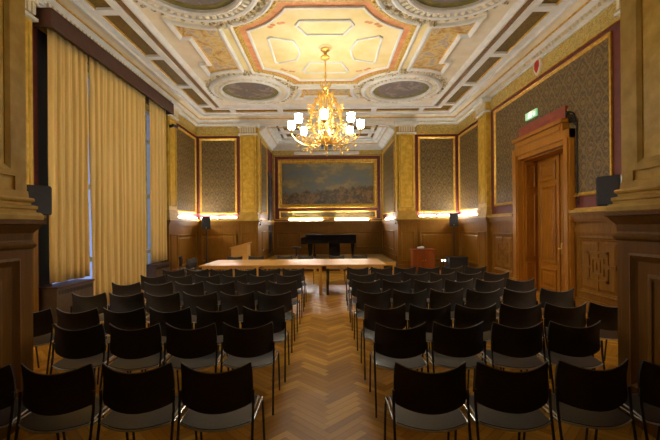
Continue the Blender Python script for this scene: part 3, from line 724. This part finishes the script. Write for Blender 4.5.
# stage platform
st = struct(empty('floor_stage', (0, 14.05, 0)), 'low wooden stage platform in the alcove')
def sp_(mb, nm, mat):
    o = mb.build(nm, M[mat]); o.parent = st; o.matrix_parent_inverse = Matrix.Translation((0, -14.05, 0)); return o
SX0, SX1 = -2.5, 2.5
mb = MB(); mb.box(SX0, SX1, 13.9, YB, STG-.03, STG); sp_(mb, 'stage_deck', 'stage_top')
mb = MB(); mb.box(SX0, SX1, 13.88, 13.92, STG-.13, STG-.0); 
for i in range(6):
    x = SX0+.05+(SX1-SX0-.1)*i/5; mb.box(x-.05, x+.05, 13.9, 14.0, 0, STG-.03)
sp_(mb, 'stage_apron', 'yellow_wood')
mb = MB(); mb.box(SX0, SX1, 14.15, YB, 0, STG-.03); sp_(mb, 'stage_core', 'wood_dark')

# ------------------------------------------------------------------ lit tubes on the ledges
def tube_lamp(p0, p1, label, grp='fluorescent tubes on the panelling ledge'):
    p0 = Vector(p0); p1 = Vector(p1); c = (p0+p1)/2; r = empty('tube_lamp', c)
    d = (p1-p0).normalized(); a = p0-c; b = p1-c
    mb = MB(); mb.tube([a+d*.03, b-d*.03], .016, 8); mb.build('tube', M['tube'], r)
    mb = MB(); mb.tube([a, a+d*.03], .022, 8); mb.tube([b, b-d*.03], .022, 8); q = Vector((0, 0, -.03))
    L = (b-a).length; R_ = d.to_track_quat('X', 'Z').to_matrix().to_4x4(); mb.box(-L/2, L/2, -.02, .02, -.032, -.018, R_); mb.build('batten', M['white'], r)
    tag(r, label, 'lamp', grp)
zt = ZD+.105; o_ = .07
for sx, side in ((-1, 'left'), (1, 'right')):
    q = 'far %s corner' % side
    tube_lamp((sx*(W-o_), 12.25, zt), (sx*(W-o_), 13.12, zt), 'lit tube on %s side wall ledge, half nearer the pilaster' % side)
    tube_lamp((sx*(W-o_), 13.16, zt), (sx*(W-o_), 14.03, zt), 'lit tube on %s side wall ledge, half nearer the corner' % side)
    tube_lamp((sx*3.42, Y1-o_, zt), (sx*4.08, Y1-o_, zt), 'lit tube on far wall ledge, %s of stage, beside the pier' % side)
    tube_lamp((sx*4.12, Y1-o_, zt), (sx*4.8, Y1-o_, zt), 'lit tube on far wall ledge, %s of stage, beside the corner' % side)
for sx, side in ((-1, 'left'), (1, 'right')):  # unseen tubes added to brighten the near part of the ceiling
    tube_lamp((sx*(W-o_), 3.6, zt), (sx*(W-o_), 5.2, zt), 'added fill tube on %s side wall ledge, unseen behind the near pier' % side)
    tube_lamp((sx*3.75, Y0+.12, zt+.12), (sx*4.7, Y0+.12, zt+.12), 'added unseen fill tube on the room side of the %s near pier ledge' % side)
tube_lamp((-1.85, YB-.1, 1.985), (-.25, YB-.1, 1.985), 'left of two lit tubes below the large painting')
tube_lamp((.32, YB-.1, 1.985), (1.95, YB-.1, 1.985), 'right of two lit tubes below the large painting')
tube_lamp((XI-.03, 15.2, 1.985), (XI-.03, 16.6, 1.985), 'lit tube on the right side wall of the stage alcove')

# ------------------------------------------------------------------ chandelier
def chandelier():
    x0, y0 = -.03, 8.7
    r = tag(empty('chandelier', (x0, y0, 3.4)), 'gilt eight-armed chandelier with lit white shades hanging from the ceiling', 'chandelier')
    def p(mb, nm, mat, par=r, **k):
        mb.v = [(v[0], v[1], v[2]-3.4) for v in mb.v]; return mb.build(nm, M[mat], par, smooth=True)
    mb = MB(); mb.lathe([(0, 5.80), (.1, 5.79), (.11, 5.76), (.05, 5.72), (.03, 5.66), (.1, 5.62), (.11, 5.58), (.03, 5.54), (.016, 5.5), (.016, 5.2), (.03, 5.18), (.03, 5.14), (.016, 5.12), (.016, 4.95),
              (.04, 4.93), (.06, 4.88), (.03, 4.84), (.02, 4.8), (.05, 4.74), (.07, 4.7), (.03, 4.62), (.03, 4.4), (.06, 4.34), (.09, 4.2), (.05, 4.05), (.04, 3.9), (.09, 3.8), (.13, 3.7), (.1, 3.62), (.04, 3.56), (.05, 3.5), (.03, 3.45), (0, 3.42)], 0, 0, 0, 16)
    p(mb, 'stem', 'gold_shiny')
    # leafy crown collars
    for zz, rr, n in ((4.92, .1, 8), (4.72, .16, 10), (4.34, .14, 10), (3.64, .2, 12)):
        mb = MB(); mb.lathe([(0, zz-.05), (rr*.4, zz-.05), (rr*.4, zz-.02), (0, zz-.02)], 0, 0, 0, 12)
        for i in range(n):
            a = 2*PI*i/n; c, s_ = math.cos(a), math.sin(a)
            mb.tube([(rr*.3*c, rr*.3*s_, zz-.04), (rr*c, rr*s_, zz), (rr*1.25*c, rr*1.25*s_, zz+.06), (rr*1.05*c, rr*1.05*s_, zz+.09)], .01, 5, rad=[.012, .02, .014, .004])
        p(mb, 'leaf_collar', 'gold_shiny')
    # cage of scrolls
    for i in range(8):
        a = 2*PI*(i+.5)/8; c, s_ = math.cos(a), math.sin(a)
        path = [(.04, 4.78), (.13, 4.74), (.22, 4.62), (.3, 4.46), (.36, 4.28), (.38, 4.1), (.34, 3.94), (.25, 3.82), (.14, 3.76), (.08, 3.8)]
        mb = MB(); mb.tube([(q*c, q*s_, z) for q, z in path], .013, 6, rad=[.009, .013, .015, .016, .016, .016, .016, .015, .012, .008])
        for (cr, cz, R_, st_, turns) in ((.30, 4.3, .1, 0.3, 1.6), (.22, 4.55, .075, 0, 1.5), (.24, 4.02, .09, 2, 1.5), (.42, 4.42, .06, 1, 1.4), (.45, 4.0, .06, 4, 1.4)):
            N = 16; pts = []
            for k in range(N):
                th = st_+turns*2*PI*k/(N-1); rr = R_*(1-.8*k/(N-1)); q = cr+rr*math.cos(th); pts.append((q*c, q*s_, cz+rr*math.sin(th)))
            mb.tube(pts, .009, 5)
        for q, z in path[1:8]:
            mb.ball(((q+.03)*c, (q+.03)*s_, z), .024, .024, .03, 6, 4)
        p(mb, 'scroll_bracket', 'gold_shiny')
    # arms with shades
    for i in range(8):
        a = 2*PI*i/8+math.radians(-2); c, s_ = math.cos(a), math.sin(a); R1 = .80
        dz = 0.0
        path = [(.08, 3.72), (.16, 3.62), (.28, 3.56), (.42, 3.56), (.56, 3.6), (.68, 3.68), (.77, 3.78), (R1, 3.85), (R1, 3.91)]
        mb = MB(); mb.tube([(q*c, q*s_, z) for q, z in path], .014, 6, rad=[.012, .014, .016, .016, .016, .015, .014, .012, .012])
        for (cr, cz, R_, st_, turns) in ((.62, 3.76, .085, -1.2, 1.6), (.42, 3.68, .09, -1.5, 1.6), (.5, 3.48, .06, 1.5, -1.4), (.66, 3.56, .05, 1.5, -1.3), (.28, 3.7, .07, -1.5, 1.5)):
            N = 16; pts = []
            for k in range(N):
                th = st_+turns*2*PI*k/(N-1); rr = R_*(1-.8*k/(N-1)); q = cr+rr*math.cos(th); pts.append((q*c, q*s_, cz+rr*math.sin(th)))
            mb.tube(pts, .009, 5)
        mb.ball((.5*c, .5*s_, 3.43), .02, .02, .035, 6, 5); mb.ball((.28*c, .28*s_, 3.5), .025, .025, .04, 6, 5)
        arm = p(mb, 'arm', 'gold_shiny')
        mb = MB(); mb.lathe([(0, 3.86), (.03, 3.87), (.055, 3.91), (.06, 3.925), (.03, 3.925), (.022, 3.94), (0, 3.94)], R1*c, R1*s_, 0, 12); p(mb, 'cup', 'gold_shiny', arm)
        mb = MB(); mb.lathe([(.028, 3.935), (.06, 3.95), (.08, 3.99), (.083, 4.04), (.07, 4.09), (.088, 4.12), (.08, 4.122), (.05, 4.09), (.0, 4.08)], R1*c, R1*s_, 0, 14); o = p(mb, 'lamp_shade', 'bulb', arm); o['label'] = 'lit white glass shade'
chandelier()

# ------------------------------------------------------------------ curtains, pelmet, radiators
def drape(y0, y1, z0, z1, seed, label, lin=False):
    rn = random.Random(seed); mb = MB(); n = int((y1-y0)/.012); nz = 14; X0 = -4.74
    fold = .20+rn.uniform(-.015, .015); ph = rn.uniform(0, 6)
    vs = []
    for j in range(nz+1):
        t_ = j/nz; z = z0+(z1-z0)*t_
        for i in range(n+1):
            y = y0+(y1-y0)*i/n
            am = (.036-.012*t_)*(0.75+.9*noise.noise((y*2.3, seed, 0)))
            k = 2*PI*(y+.11*noise.noise((y*2.1, z*.2, seed)))/fold+ph
            x = X0+am*math.sin(k)+.015*math.sin(2*k+1)+.02*noise.noise((y*2, z*.5, seed+5))
            vs.append((x, y, z+(.03*noise.noise((y*3, seed, 9)) if j == 0 else 0)))
    fs = [(j*(n+1)+i, j*(n+1)+i+1, (j+1)*(n+1)+i+1, (j+1)*(n+1)+i) for j in range(nz) for i in range(n)]
    mb.add(vs, fs); o = mb.build('curtain', M['curtain'], smooth=False)
    o.data.polygons.foreach_set('use_smooth', [True]*len(o.data.polygons))
    md = o.modifiers.new('s', 'SOLIDIFY'); md.thickness = .006
    tag(o, label, 'curtain', 'mustard curtains at the tall window')
    return o
drape(6.42, 7.435, .74, 5.12, 1, 'mustard pleated curtain nearest the camera, ending above a brown radiator cover')
drape(7.49, 8.66, .04, 5.12, 2, 'floor-length mustard curtain, nearer of the two in the middle')
drape(8.67, 9.80, .04, 5.12, 3, 'floor-length mustard curtain, farther of the two in the middle')
drape(10.0, 10.98, .74, 5.12, 4, 'short mustard curtain at the far end of the window')
mb = MB(); mb.box(-4.64, -4.60, 6.32, 11.22, 5.08, 5.37); mb.box(-W+.05, -4.60, 6.28, 6.32, 5.08, 5.37); mb.box(-W+.05, -4.60, 11.22, 11.26, 5.08, 5.37); mb.box(-W+.02, -4.6, 6.28, 11.26, 5.36, 5.39)
tag(mb.build('pelmet', M['pelmet']), 'long dark brown pelmet board above the curtains', 'pelmet')
for y0, y1, lb in ((6.36, 7.36, 'brown radiator cover under the nearest short curtain'), (10.02, 10.92, 'brown radiator cover under the far short curtain')):
    r = tag(empty('radiator_cover', (-4.85, (y0+y1)/2, 0)), lb, 'radiator cover', 'radiator covers under the window'); L = (y1-y0)/2
    mb = MB(); mb.box(-.10, .24, -L, L, .06, .66); mb.build('casing', M['radiator'], r, bevel=.006)
    mb = MB(); mb.box(-.11, .26, -L-.01, L+.01, .66, .69); mb.build('top', M['pelmet'], r, bevel=.004)
    mb = MB(); mb.box(-.08, .2, -L+.03, L-.03, 0, .06); mb.build('foot', M['black'], r)
    mb = MB()
    for k in range(24): y = -L+.06+(2*L-.12)*k/23; mb.box(.24, .244, y-.006, y+.006, .55, .62)
    mb.build('vent_slots', M['black'], r)
# small spotlight on the pilaster beside the curtain
r = tag(empty('spotlight', (-4.83, 11.5, 4.79)), 'small black spotlight fixed to the pilaster beside the curtain', 'spotlight')
mb = MB(); mb.box(0, .05, -.04, .04, -.04, .04); mb.build('wall_plate', M['black'], r)
mb = MB(); mb.tube([(.05, 0, 0), (.14, 0, 0)], .015, 8); mb.tube([(.12, -.1, 0), (.2, .08, 0)], .05, 12); mb.build('lamp_head', M['black'], r)

# ------------------------------------------------------------------ door surroundings
r = tag(empty('exit_sign', (W-.03, 9.05, 4.33)), 'green and white emergency exit sign on the wall above the door', 'sign')
mb = MB(); mb.box(-.03, .008, -.24, .24, -.085, .085); mb.build('casing', M['exit_green'], r)
mb = MB(); mb.ball((-.034, .05, .05), .004, .018, .018, 8, 6)
for a, b in (((.05, .035), (.07, -.02)), ((.07, -.02), (.11, -.07)), ((.07, -.02), (.03, -.07)), ((.055, .02), (.015, .0)), ((.055, .02), (.10, .01))): mb.tube([(-.034, a[0], a[1]), (-.034, b[0], b[1])], .008, 5)
mb.build('running_figure', M['exit_white'], r)
mb = MB(); mb.tube([(-.034, -.06, 0), (-.034, -.17, 0)], .009, 5); mb.tube([(-.034, -.13, .04), (-.034, -.18, 0), (-.034, -.13, -.04)], .009, 5); mb.build('arrow', M['exit_white'], r)
mb = MB(); mb.box(-.033, -.0295, -.04, .0, -.065, .065); mb.build('doorway', M['exit_white'], r)
r = tag(empty('iron_bracket', (W-.02, 7.44, 3.6)), 'black wrought iron scroll and painted shadow bar beside the door frame', 'bracket')
mb = MB(); mb.tube([(-.02, -.03, .1), (-.02, -.03, -1.54)], .014, 6); mb.build('shadow_bar', M['iron'], r)  # thin dark bar stands for the shadow between door frame and wall
mb = MB(); N = 20
for (cy_, cz_, R_, s0, tn) in ((.12, .2, .1, 0, 1.5), (.28, .34, .07, 2, 1.5), (0, .1, .05, 1, 1.3)):
    mb.tube([(-.04-.0*k, cy_+R_*(1-.8*k/(N-1))*math.cos(s0+tn*2*PI*k/(N-1)), cz_+R_*(1-.8*k/(N-1))*math.sin(s0+tn*2*PI*k/(N-1))) for k in range(N)], .016, 5)
mb.tube([(-.03, -.03, .1), (-.03, .05, .3), (-.03, .2, .38), (-.03, .36, .42)], .016, 6)
mb.build('scroll', M['iron'], r)

# ------------------------------------------------------------------ painting, projection screen, projector
r = tag(empty('painting', (0, YB-.01, 3.7)), 'wide landscape painting in a gilt frame on the alcove wall', 'painting')
def pp(mb, nm, mat):
    o = mb.build(nm, M[mat]); o.parent = r; o.matrix_parent_inverse = Matrix.Translation((0, -(YB-.01), -3.7)); return o
mF2 = lambda s_, z, h: (s_, YB-.02-h, z)
mb = MB(); mbox(mb, mF2, -2.2, 2.2, 2.7, 4.72, 0, .03); pp(mb, 'canvas', 'painting')
mb = MB(); frame(mF2, -2.36, 2.36, 2.55, 4.86, [(0, 0), (0, .09), (.03, .11), (.06, .08), (.1, .07), (.13, .09), (.17, .05), (.19, .03)], mb=mb); pp(mb, 'frame', 'gold')
r = tag(empty('projection_screen', (0.0, 16.75, 4.95)), 'rolled-up white projection screen case across the alcove', 'screen')
mb = MB(); mb.box(-1.48, 1.42, -.06, .06, -.06, .06); mb.build('case', M['white'], r, bevel=.015)
for x_ in (-1.2, 1.2):
    mb = MB(); mb.tube([(x_, 0, .06), (x_, 0, .83)], .006, 6); mb.build('hanger', M['steel'], r)
r = tag(empty('projector', (-.03, 15.6, 5.0)), 'grey ceiling projector hanging in front of the rolled screen', 'projector')
mb = MB(); mb.box(-.22, .22, -.16, .16, -.07, .07); mb.build('body', M['grey'], r, bevel=.02)
mb = MB(); mb.tube([(.1, .16, 0), (.1, .2, 0)], .045, 16); mb.build('lens', M['black'], r)
mb = MB(); mb.tube([(0, 0, .07), (0, 0, .78)], .02, 10); mb.build('mount', M['white'], r)

# ------------------------------------------------------------------ furniture at the front
def table(x, y, L, D, label):
    r = tag(empty('table', (x, y, 0)), label, 'table', 'beech tables in a row across the room')
    mb = MB(); mb.box(-L/2+.002, L/2-.002, -D/2+.002, D/2-.002, .715, .75); mb.build('tabletop', M['light_wood'], r, bevel=.004)
    mb = MB(); e = .06; mb.box(-L/2+e, L/2-e, -D/2+e, -D/2+e+.02, .65, .715); mb.box(-L/2+e, L/2-e, D/2-e-.02, D/2-e, .65, .715)
    mb.box(-L/2+e, -L/2+e+.02, -D/2+e+.02, D/2-e-.02, .65, .715); mb.box(L/2-e-.02, L/2-e, -D/2+e+.02, D/2-e-.02, .65, .715); mb.build('apron', M['yellow_wood'], r)
    for sx in (1, -1):
        for sy in (1, -1):
            mb = MB(); cx, cy = sx*(L/2-e-.03), sy*(D/2-e-.03); mb.prism(rect(cx-.03, cx+.03, cy-.03, cy+.03), .0, .65); mb.build('leg', M['yellow_wood'] if sx > 0 else M['dark_steel'], r)
TL = 1.52
TX = [-3.15+TL*(i+.5) for i in range(3)]
for i, nm in enumerate(('left', 'middle', 'right')):
    table(TX[i], 9.5, TL, .8, '%s beech table of the front row, facing the audience chairs' % nm)
    table(TX[i], 10.31, TL, .8, '%s beech table of the back row, facing the stage' % nm)

# lectern seen from its side
r = tag(empty('lectern', (-2.86, 12.3, 0)), 'pale wooden lectern with a sloping top behind the tables', 'lectern')
mp = lambda u, v, h: (u, h, v)
for k, (h0, h1) in enumerate(((-.25, -.22), (.22, .25))):
    mb = MB(); mb.prism([(-.26, 0), (.26, 0), (.26, 1.14), (-.26, 1.0)], h0, h1, mp); mb.build('side_panel', M['light_wood'], r)
mb = MB(); mb.box(.23, .255, -.22, .22, 0, 1.12); mb.build('front_panel', M['light_wood'], r)
mb = MB(); mb.prism([(-.3, .995), (.3, 1.155), (.3, 1.185), (-.3, 1.025)], -.27, .27, mp); mb.build('top', M['light_wood'], r)
mb = MB(); mb.box(-.24, .23, -.22, .22, .5, .52); mb.build('shelf', M['light_wood'], r)
r = tag(empty('cabinet', (3.23, 12.9, 0)), 'reddish mahogany cabinet stand against the right-hand pier', 'cabinet')
mb = MB(); mb.box(-.36, .38, -.2, .2, .12, .84); mb.build('body', M['red_wood'], r, bevel=.005)
mb = MB(); mb.box(-.39, .41, -.23, .23, .84, .87); mb.build('top', M['red_wood'], r, bevel=.005)
for (a0, a1) in ((-.34, .005), (.015, .36)):
    mb = MB(); mb.box(a0, a1, -.225, -.2, .15, .82); d_ = mb.build('door', M['red_wood'], r)
    mb = MB(); mb.ball(((a1-.04) if a0 < -.1 else (a0+.04), -.24, .5), .015); mb.build('knob', M['gold'], d_)
for sx in (-.33, .35):
    for sy in (-.17, .17):
        mb = MB(); mb.box(sx-.03, sx+.03, sy-.03, sy+.03, 0, .12); mb.build('foot', M['red_wood'], r)
mb = MB(); mb.ball((0, 0, .045), .13, .1, .045, 20, 8); mb.ball((.05, .02, .07), .07, .06, .035, 12, 6)
o = mb.build('folded_cloth', M['white'], smooth=True); o.location = (3.17, 12.85, .87); tag(o, 'small white bundled cloth lying on the mahogany cabinet', 'cloth')

# grand piano and stool on the stage
r = tag(empty('grand_piano', (.08, 16.2, STG)), 'black grand piano with closed lid on the stage', 'piano')
outl = [(-1.0, -.72), (-1.0, .72), (-.1, .72), (.35, .62), (.75, .4), (1.1, .28), (1.12, -.2), (1.08, -.72)]
mb = MB(); mb.prism(outl, .62, .96); mb.build('case', M['piano'], r, bevel=.01)
mb = MB(); mb.prism(inset(outl, -.02), .96, .99); mb.prism([(-1.02, -.74), (-1.02, .74), (-.6, .74), (-.6, -.74)], .99, 1.01); mb.build('lid', M['piano'], r, bevel=.006)
mb = MB(); mb.box(-1.2, -1.0, -.72, .72, .60, .74); mb.box(-1.2, -1.0, -.72, -.66, .74, .88); mb.box(-1.2, -1.0, .66, .72, .74, .88); mb.build('keybed', M['piano'], r, bevel=.01)
t = NT('ivory'); M['ivory'] = t.done(srgb(225, 220, 205), .3)
mb = MB(); mb.box(-1.17, -1.02, -.64, .64, .74, .755); kb = mb.build('keyboard', M['ivory'], r)
for (x, y) in ((-.85, -.6), (-.85, .6), (.95, -.35)):
    mb = MB(); mb.lathe([(.03, .03), (.04, .06), (.045, .2), (.075, .5), (.08, .62)], x, y, 0, 14); mb.lathe([(0, 0), (.03, .01), (.03, .04), (0, .05)], x, y, 0, 10); mb.build('leg', M['piano'], r, smooth=True)
mb = MB(); mb.box(-.75, -.6, -.2, .2, .06, .12)
mb.tube([(-.68, -.12, .1), (-.68, -.08, .62)], .02, 8); mb.tube([(-.68, .12, .1), (-.68, .08, .62)], .02, 8); mb.build('pedal_lyre', M['piano'], r)
mb = MB(); mb.box(-.05, .42, -.3, -.24, .05, .62); mb.box(-.05, .42, -.42, -.1, 0, .05); mb.build('front_board', M['piano'], r)
r = tag(empty('piano_stool', (-1.34, 15.75, STG)), 'round black piano stool standing left of the piano', 'stool')
mb = MB(); mb.lathe([(0, .42), (.17, .42), (.19, .44), (.19, .47), (.16, .49), (0, .49)], 0, 0, 0, 20); mb.build('seat', M['black'], r, smooth=True)
mb = MB(); mb.lathe([(.03, .1), (.05, .2), (.03, .3), (.04, .42)], 0, 0, 0, 12); mb.build('column', M['black'], r, smooth=True)
for k in range(3):
    a = k*2*PI/3+.3; mb = MB(); mb.tube([(.03*math.cos(a), .03*math.sin(a), .22), (.12*math.cos(a), .12*math.sin(a), .14), (.2*math.cos(a), .2*math.sin(a), .012)], .014, 8); mb.build('leg', M['black'], r)

# speakers on stands
def speaker_body(r, w_, d_, h_, z, tilt=0, face=-1):
    mb = MB(); mb.prism([(-w_/2, face*d_/2), (w_/2, face*d_/2), (w_/2*.78, -face*d_/2), (-w_/2*.78, -face*d_/2)], z, z+h_); c = mb.build('cabinet', M['black'], r, bevel=.01)
    y = face*d_/2
    mb = MB(); mb.box(-w_/2+.015, w_/2-.015, *sorted((y, y+face*.012)), z+.015, z+h_-.015); mb.build('grille', M['grille'], r)
    mb = MB(); mb.box(-.015, .015, *sorted((y+face*.012, y+face*.015)), z+.03, z+.045); mb.build('badge', M['white'], r)
def stand(x, y, ztop, label, glabel):
    r = tag(empty('speaker_stand', (x, y, 0)), glabel, 'stand', 'speaker stands in the far corners')
    mb = MB(); mb.tube([(0, 0, .12), (0, 0, ztop)], .018, 10); mb.build('pole', M['black'], r)
    mb = MB(); mb.tube([(0, 0, .5), (0, 0, .6)], .03, 10); mb.build('collar', M['black'], r)
    for k in range(3):
        a = k*2*PI/3+PI/2; mb = MB(); mb.tube([(.02*math.cos(a), .02*math.sin(a), .52), (.32*math.cos(a), .32*math.sin(a), .012)], .011, 8); mb.build('leg', M['black'], r)
        mb = MB(); mb.tube([(0, 0, .2), (.2*math.cos(a), .2*math.sin(a), .26)], .007, 6); mb.build('brace', M['black'], r)
    s_ = tag(empty('speaker', (x, y, ztop), (-.3 if x > 0 else .3)), label, 'speaker', 'loudspeakers on stands')
    speaker_body(s_, .29, .26, .44, 0)
stand(-4.22, 13.0, 1.62, 'black loudspeaker on a stand in the far left corner', 'black tripod stand in the far left corner')
stand(4.36, 13.0, 1.65, 'black loudspeaker on a stand in the far right corner', 'black tripod stand in the far right corner')
for sx, lb in ((-1, 'left'), (1, 'right')):
    x = -3.10 if sx < 0 else 3.02; y = 3.94; z = 1.83 if sx < 0 else 1.88
    s_ = tag(empty('wall_speaker', (x, y, z), PI-sx*(-.35)), 'black loudspeaker bracketed high behind the %s near pier' % lb, 'speaker', 'loudspeakers on the near piers')
    speaker_body(s_, .25, .22, .31, 0)
    mb = MB(); mb.tube([(0, .11, .16), (sx*(-.02), .3, .16)], .02, 8); mb.box(-.05, .05, .11, .13, .08, .24); o = mb.build('bracket', M['dark_steel'], s_)
    mb = MB(); mb.tube([(0, .3, .16), (sx*.12, .40, .16)], .015, 8); mb.build('bracket_arm', M['dark_steel'], s_)
# equipment case with pin lamps by the right stand
r = tag(empty('equipment_case', (4.22, 12.35, 0)), 'dark equipment case on the floor beside the right speaker stand', 'case')
mb = MB(); mb.box(-.3, .3, -.22, .22, .04, .6); mb.build('body', M['grille'], r, bevel=.015)
mb = MB(); mb.box(-.31, .31, -.23, .23, .6, .64); mb.build('lid', M['black'], r, bevel=.01)
for sx in (-.24, .24):
    for sy in (-.17, .17): mb = MB(); mb.ball((sx, sy, .022), .022); mb.build('castor', M['black'], r)
r = tag(empty('desk_lamp', (3.78, 12.3, 0)), 'slim floor lamp with two small lit heads beside the equipment case', 'lamp')
mb = MB(); mb.lathe([(0, 0), (.09, 0), (.09, .015), (.012, .03), (.01, .5), (0, .5)], 0, 0, 0, 12); mb.build('stand', M['black'], r)
for k in (-1, 1): mb = MB(); mb.ball((k*.045, 0, .53), .03, .03, .035, 10, 6); mb.build('lamp_head', M['pin'], r)

# ------------------------------------------------------------------ chairs
def make_chair():
    r = empty('chair')
    # backrest: curved panel, corners high and forward, centre low and back
    def panel(fn, nu, nv, th, nrm):
        mb = MB(); vs = []
        for s_ in (0, 1):
            for j in range(nv+1):
                for i in range(nu+1):
                    p = Vector(fn(i/nu*2-1, j/nv)); vs.append(p+Vector(nrm)*th*s_)
        o = (nu+1)*(nv+1); fs = []
        for j in range(nv):
            for i in range(nu):
                a = j*(nu+1)+i; q = (a, a+1, a+nu+2, a+nu+1); fs.append(q); fs.append(tuple(k+o for k in q[::-1]))
        for i in range(nu):
            a = i; fs.append((a, a+1, a+1+o, a+o)); a = nv*(nu+1)+i; fs.append((a, a+1, a+1+o, a+o))
        for j in range(nv):
            a = j*(nu+1); fs.append((a, a+nu+1, a+nu+1+o, a+o)); a += nu; fs.append((a, a+nu+1, a+nu+1+o, a+o))
        return mb.add(vs, fs)
    def back(u, v):
        wd = .228+.006*(1-v)-.014*max(0, (.12-v)/.12)**2-.004*max(0, (v-.93)/.07)
        z0_ = .548-.036*(1-u*u); z1_ = .815-.046*(1-u*u)
        z = z0_+(z1_-z0_)*v
        return (u*wd, -.245+.068*u*u-.012*v+.02*math.sin(PI*v), z)
    panel(back, 14, 8, .014, (0, 1, 0)).build('backrest', M['chair'], r, smooth=True)
    mb = MB(); mb.tube([Vector(back(-1+2*i/14, 1))+Vector((0, .007, .002)) for i in range(15)], .0045, 6); e_ = mb.build('edge_trim', M['trim'], r); e_['label'] = 'grey edge strip along the backrest top'
    def seat(u, v):   # v 0 rear, 1 front
        wd = .222-.012*v; yr = -.285+.08*u*u; yf = .19-.02*u*u
        return (u*wd, yr+(yf-yr)*v, .428+.018*v+.012*math.sin(PI*v)+.008*u*u-.025*max(0, (v-.85)/.15)**2)
    panel(seat, 12, 10, .012, (0, 0, 1)).build('seat', M['seat'], r, smooth=True)
    mb = MB(); pts = [Vector(seat(-1+2*i/12, 0)) for i in range(13)] + [Vector(seat(1, j/8)) for j in range(1, 8)] + [Vector(seat(1-2*i/12, 1)) for i in range(13)] + [Vector(seat(-1, 1-j/8)) for j in range(1, 8)]
    mb.tube([p+Vector((0, -.004, .002)) for p in pts], .0065, 6, closed=True); mb.build('seat_frame', M['rim'], r, smooth=True)
    for sx in (-1, 1):
        mb = MB(); mb.tube([(sx*.236, -.275, .009), (sx*.236, -.24, .25), (sx*.236, -.20, .44), (sx*.237, -.185, .52), (sx*.236, -.18, .64)], .009, 8); mb.build('leg', M['dark_steel'], r, smooth=True)
        mb = MB(); mb.tube([(sx*.236, .235, .009), (sx*.236, .20, .25), (sx*.234, .17, .42), (sx*.23, .14, .437)], .009, 8); mb.build('leg', M['dark_steel'], r, smooth=True)
        mb = MB(); mb.tube([(sx*.234, .16, .434), (sx*.234, -.205, .43)], .009, 8); mb.build('side_rail', M['steel'], r, smooth=True)
    return r
proto = make_chair(); used = [False]
def chair(x, y, rz, label, group):
    o = proto if not used[0] else copy_tree(proto); used[0] = True
    o.location = (x, y, 0); o.rotation_euler = (0, 0, rz); tag(o, label, 'chair', group)
OR = ['first', 'second', 'third', 'fourth', 'fifth', 'sixth', 'seventh']
ROWN = ['row nearest the camera', 'second row from the camera', 'third row from the camera', 'fourth row from the camera', 'third row from the tables', 'second row from the tables', 'row nearest the tables']
rows = {'right': [(2.41, .646, .525, 4), (3.39, .646, .524, 4), (4.18, .628, .502, 6), (5.15, .615, .503, 6), (6.1, .61, .503, 6), (7.0, .62, .503, 6), (8.0, .63, .503, 6)],
        'left': [(2.43, -.73, -.515, 4), (3.44, -.745, -.515, 4), (4.13, -.72, -.510, 6), (5.08, -.735, -.503, 6), (6.05, -.735, -.504, 6), (6.95, -.73, -.505, 6), (7.9, -.735, -.505, 6)]}
rj = random.Random(11)
for side in ('left', 'right'):
    for i, (d, x0, px, n) in enumerate(rows[side]):
        for k in range(n):
            chair(x0+px*k, d+.172+rj.uniform(-.012, .012), rj.uniform(-.022, .022), 'black chair %s of the aisle, %s, %s from the aisle' % (side, ROWN[i], OR[k]), 'audience chairs %s of the aisle' % side)
for k, x in enumerate((-2.8, -2.17, -1.3, -.67, .25, .95)):
    chair(x, 11.05, PI+rj.uniform(-.05, .05), 'black chair behind the tables facing the audience, %s from the left' % OR[k], 'black chairs behind the tables')
chair(-3.72, 10.6, -PI/2-.25, 'black chair turned sideways at the tables\' left end, nearer the tables', 'spare chairs at the left end of the tables')
chair(-4.3, 11.45, -PI/2+.3, 'black chair turned sideways at the tables\' left end, nearer the wall', 'spare chairs at the left end of the tables')
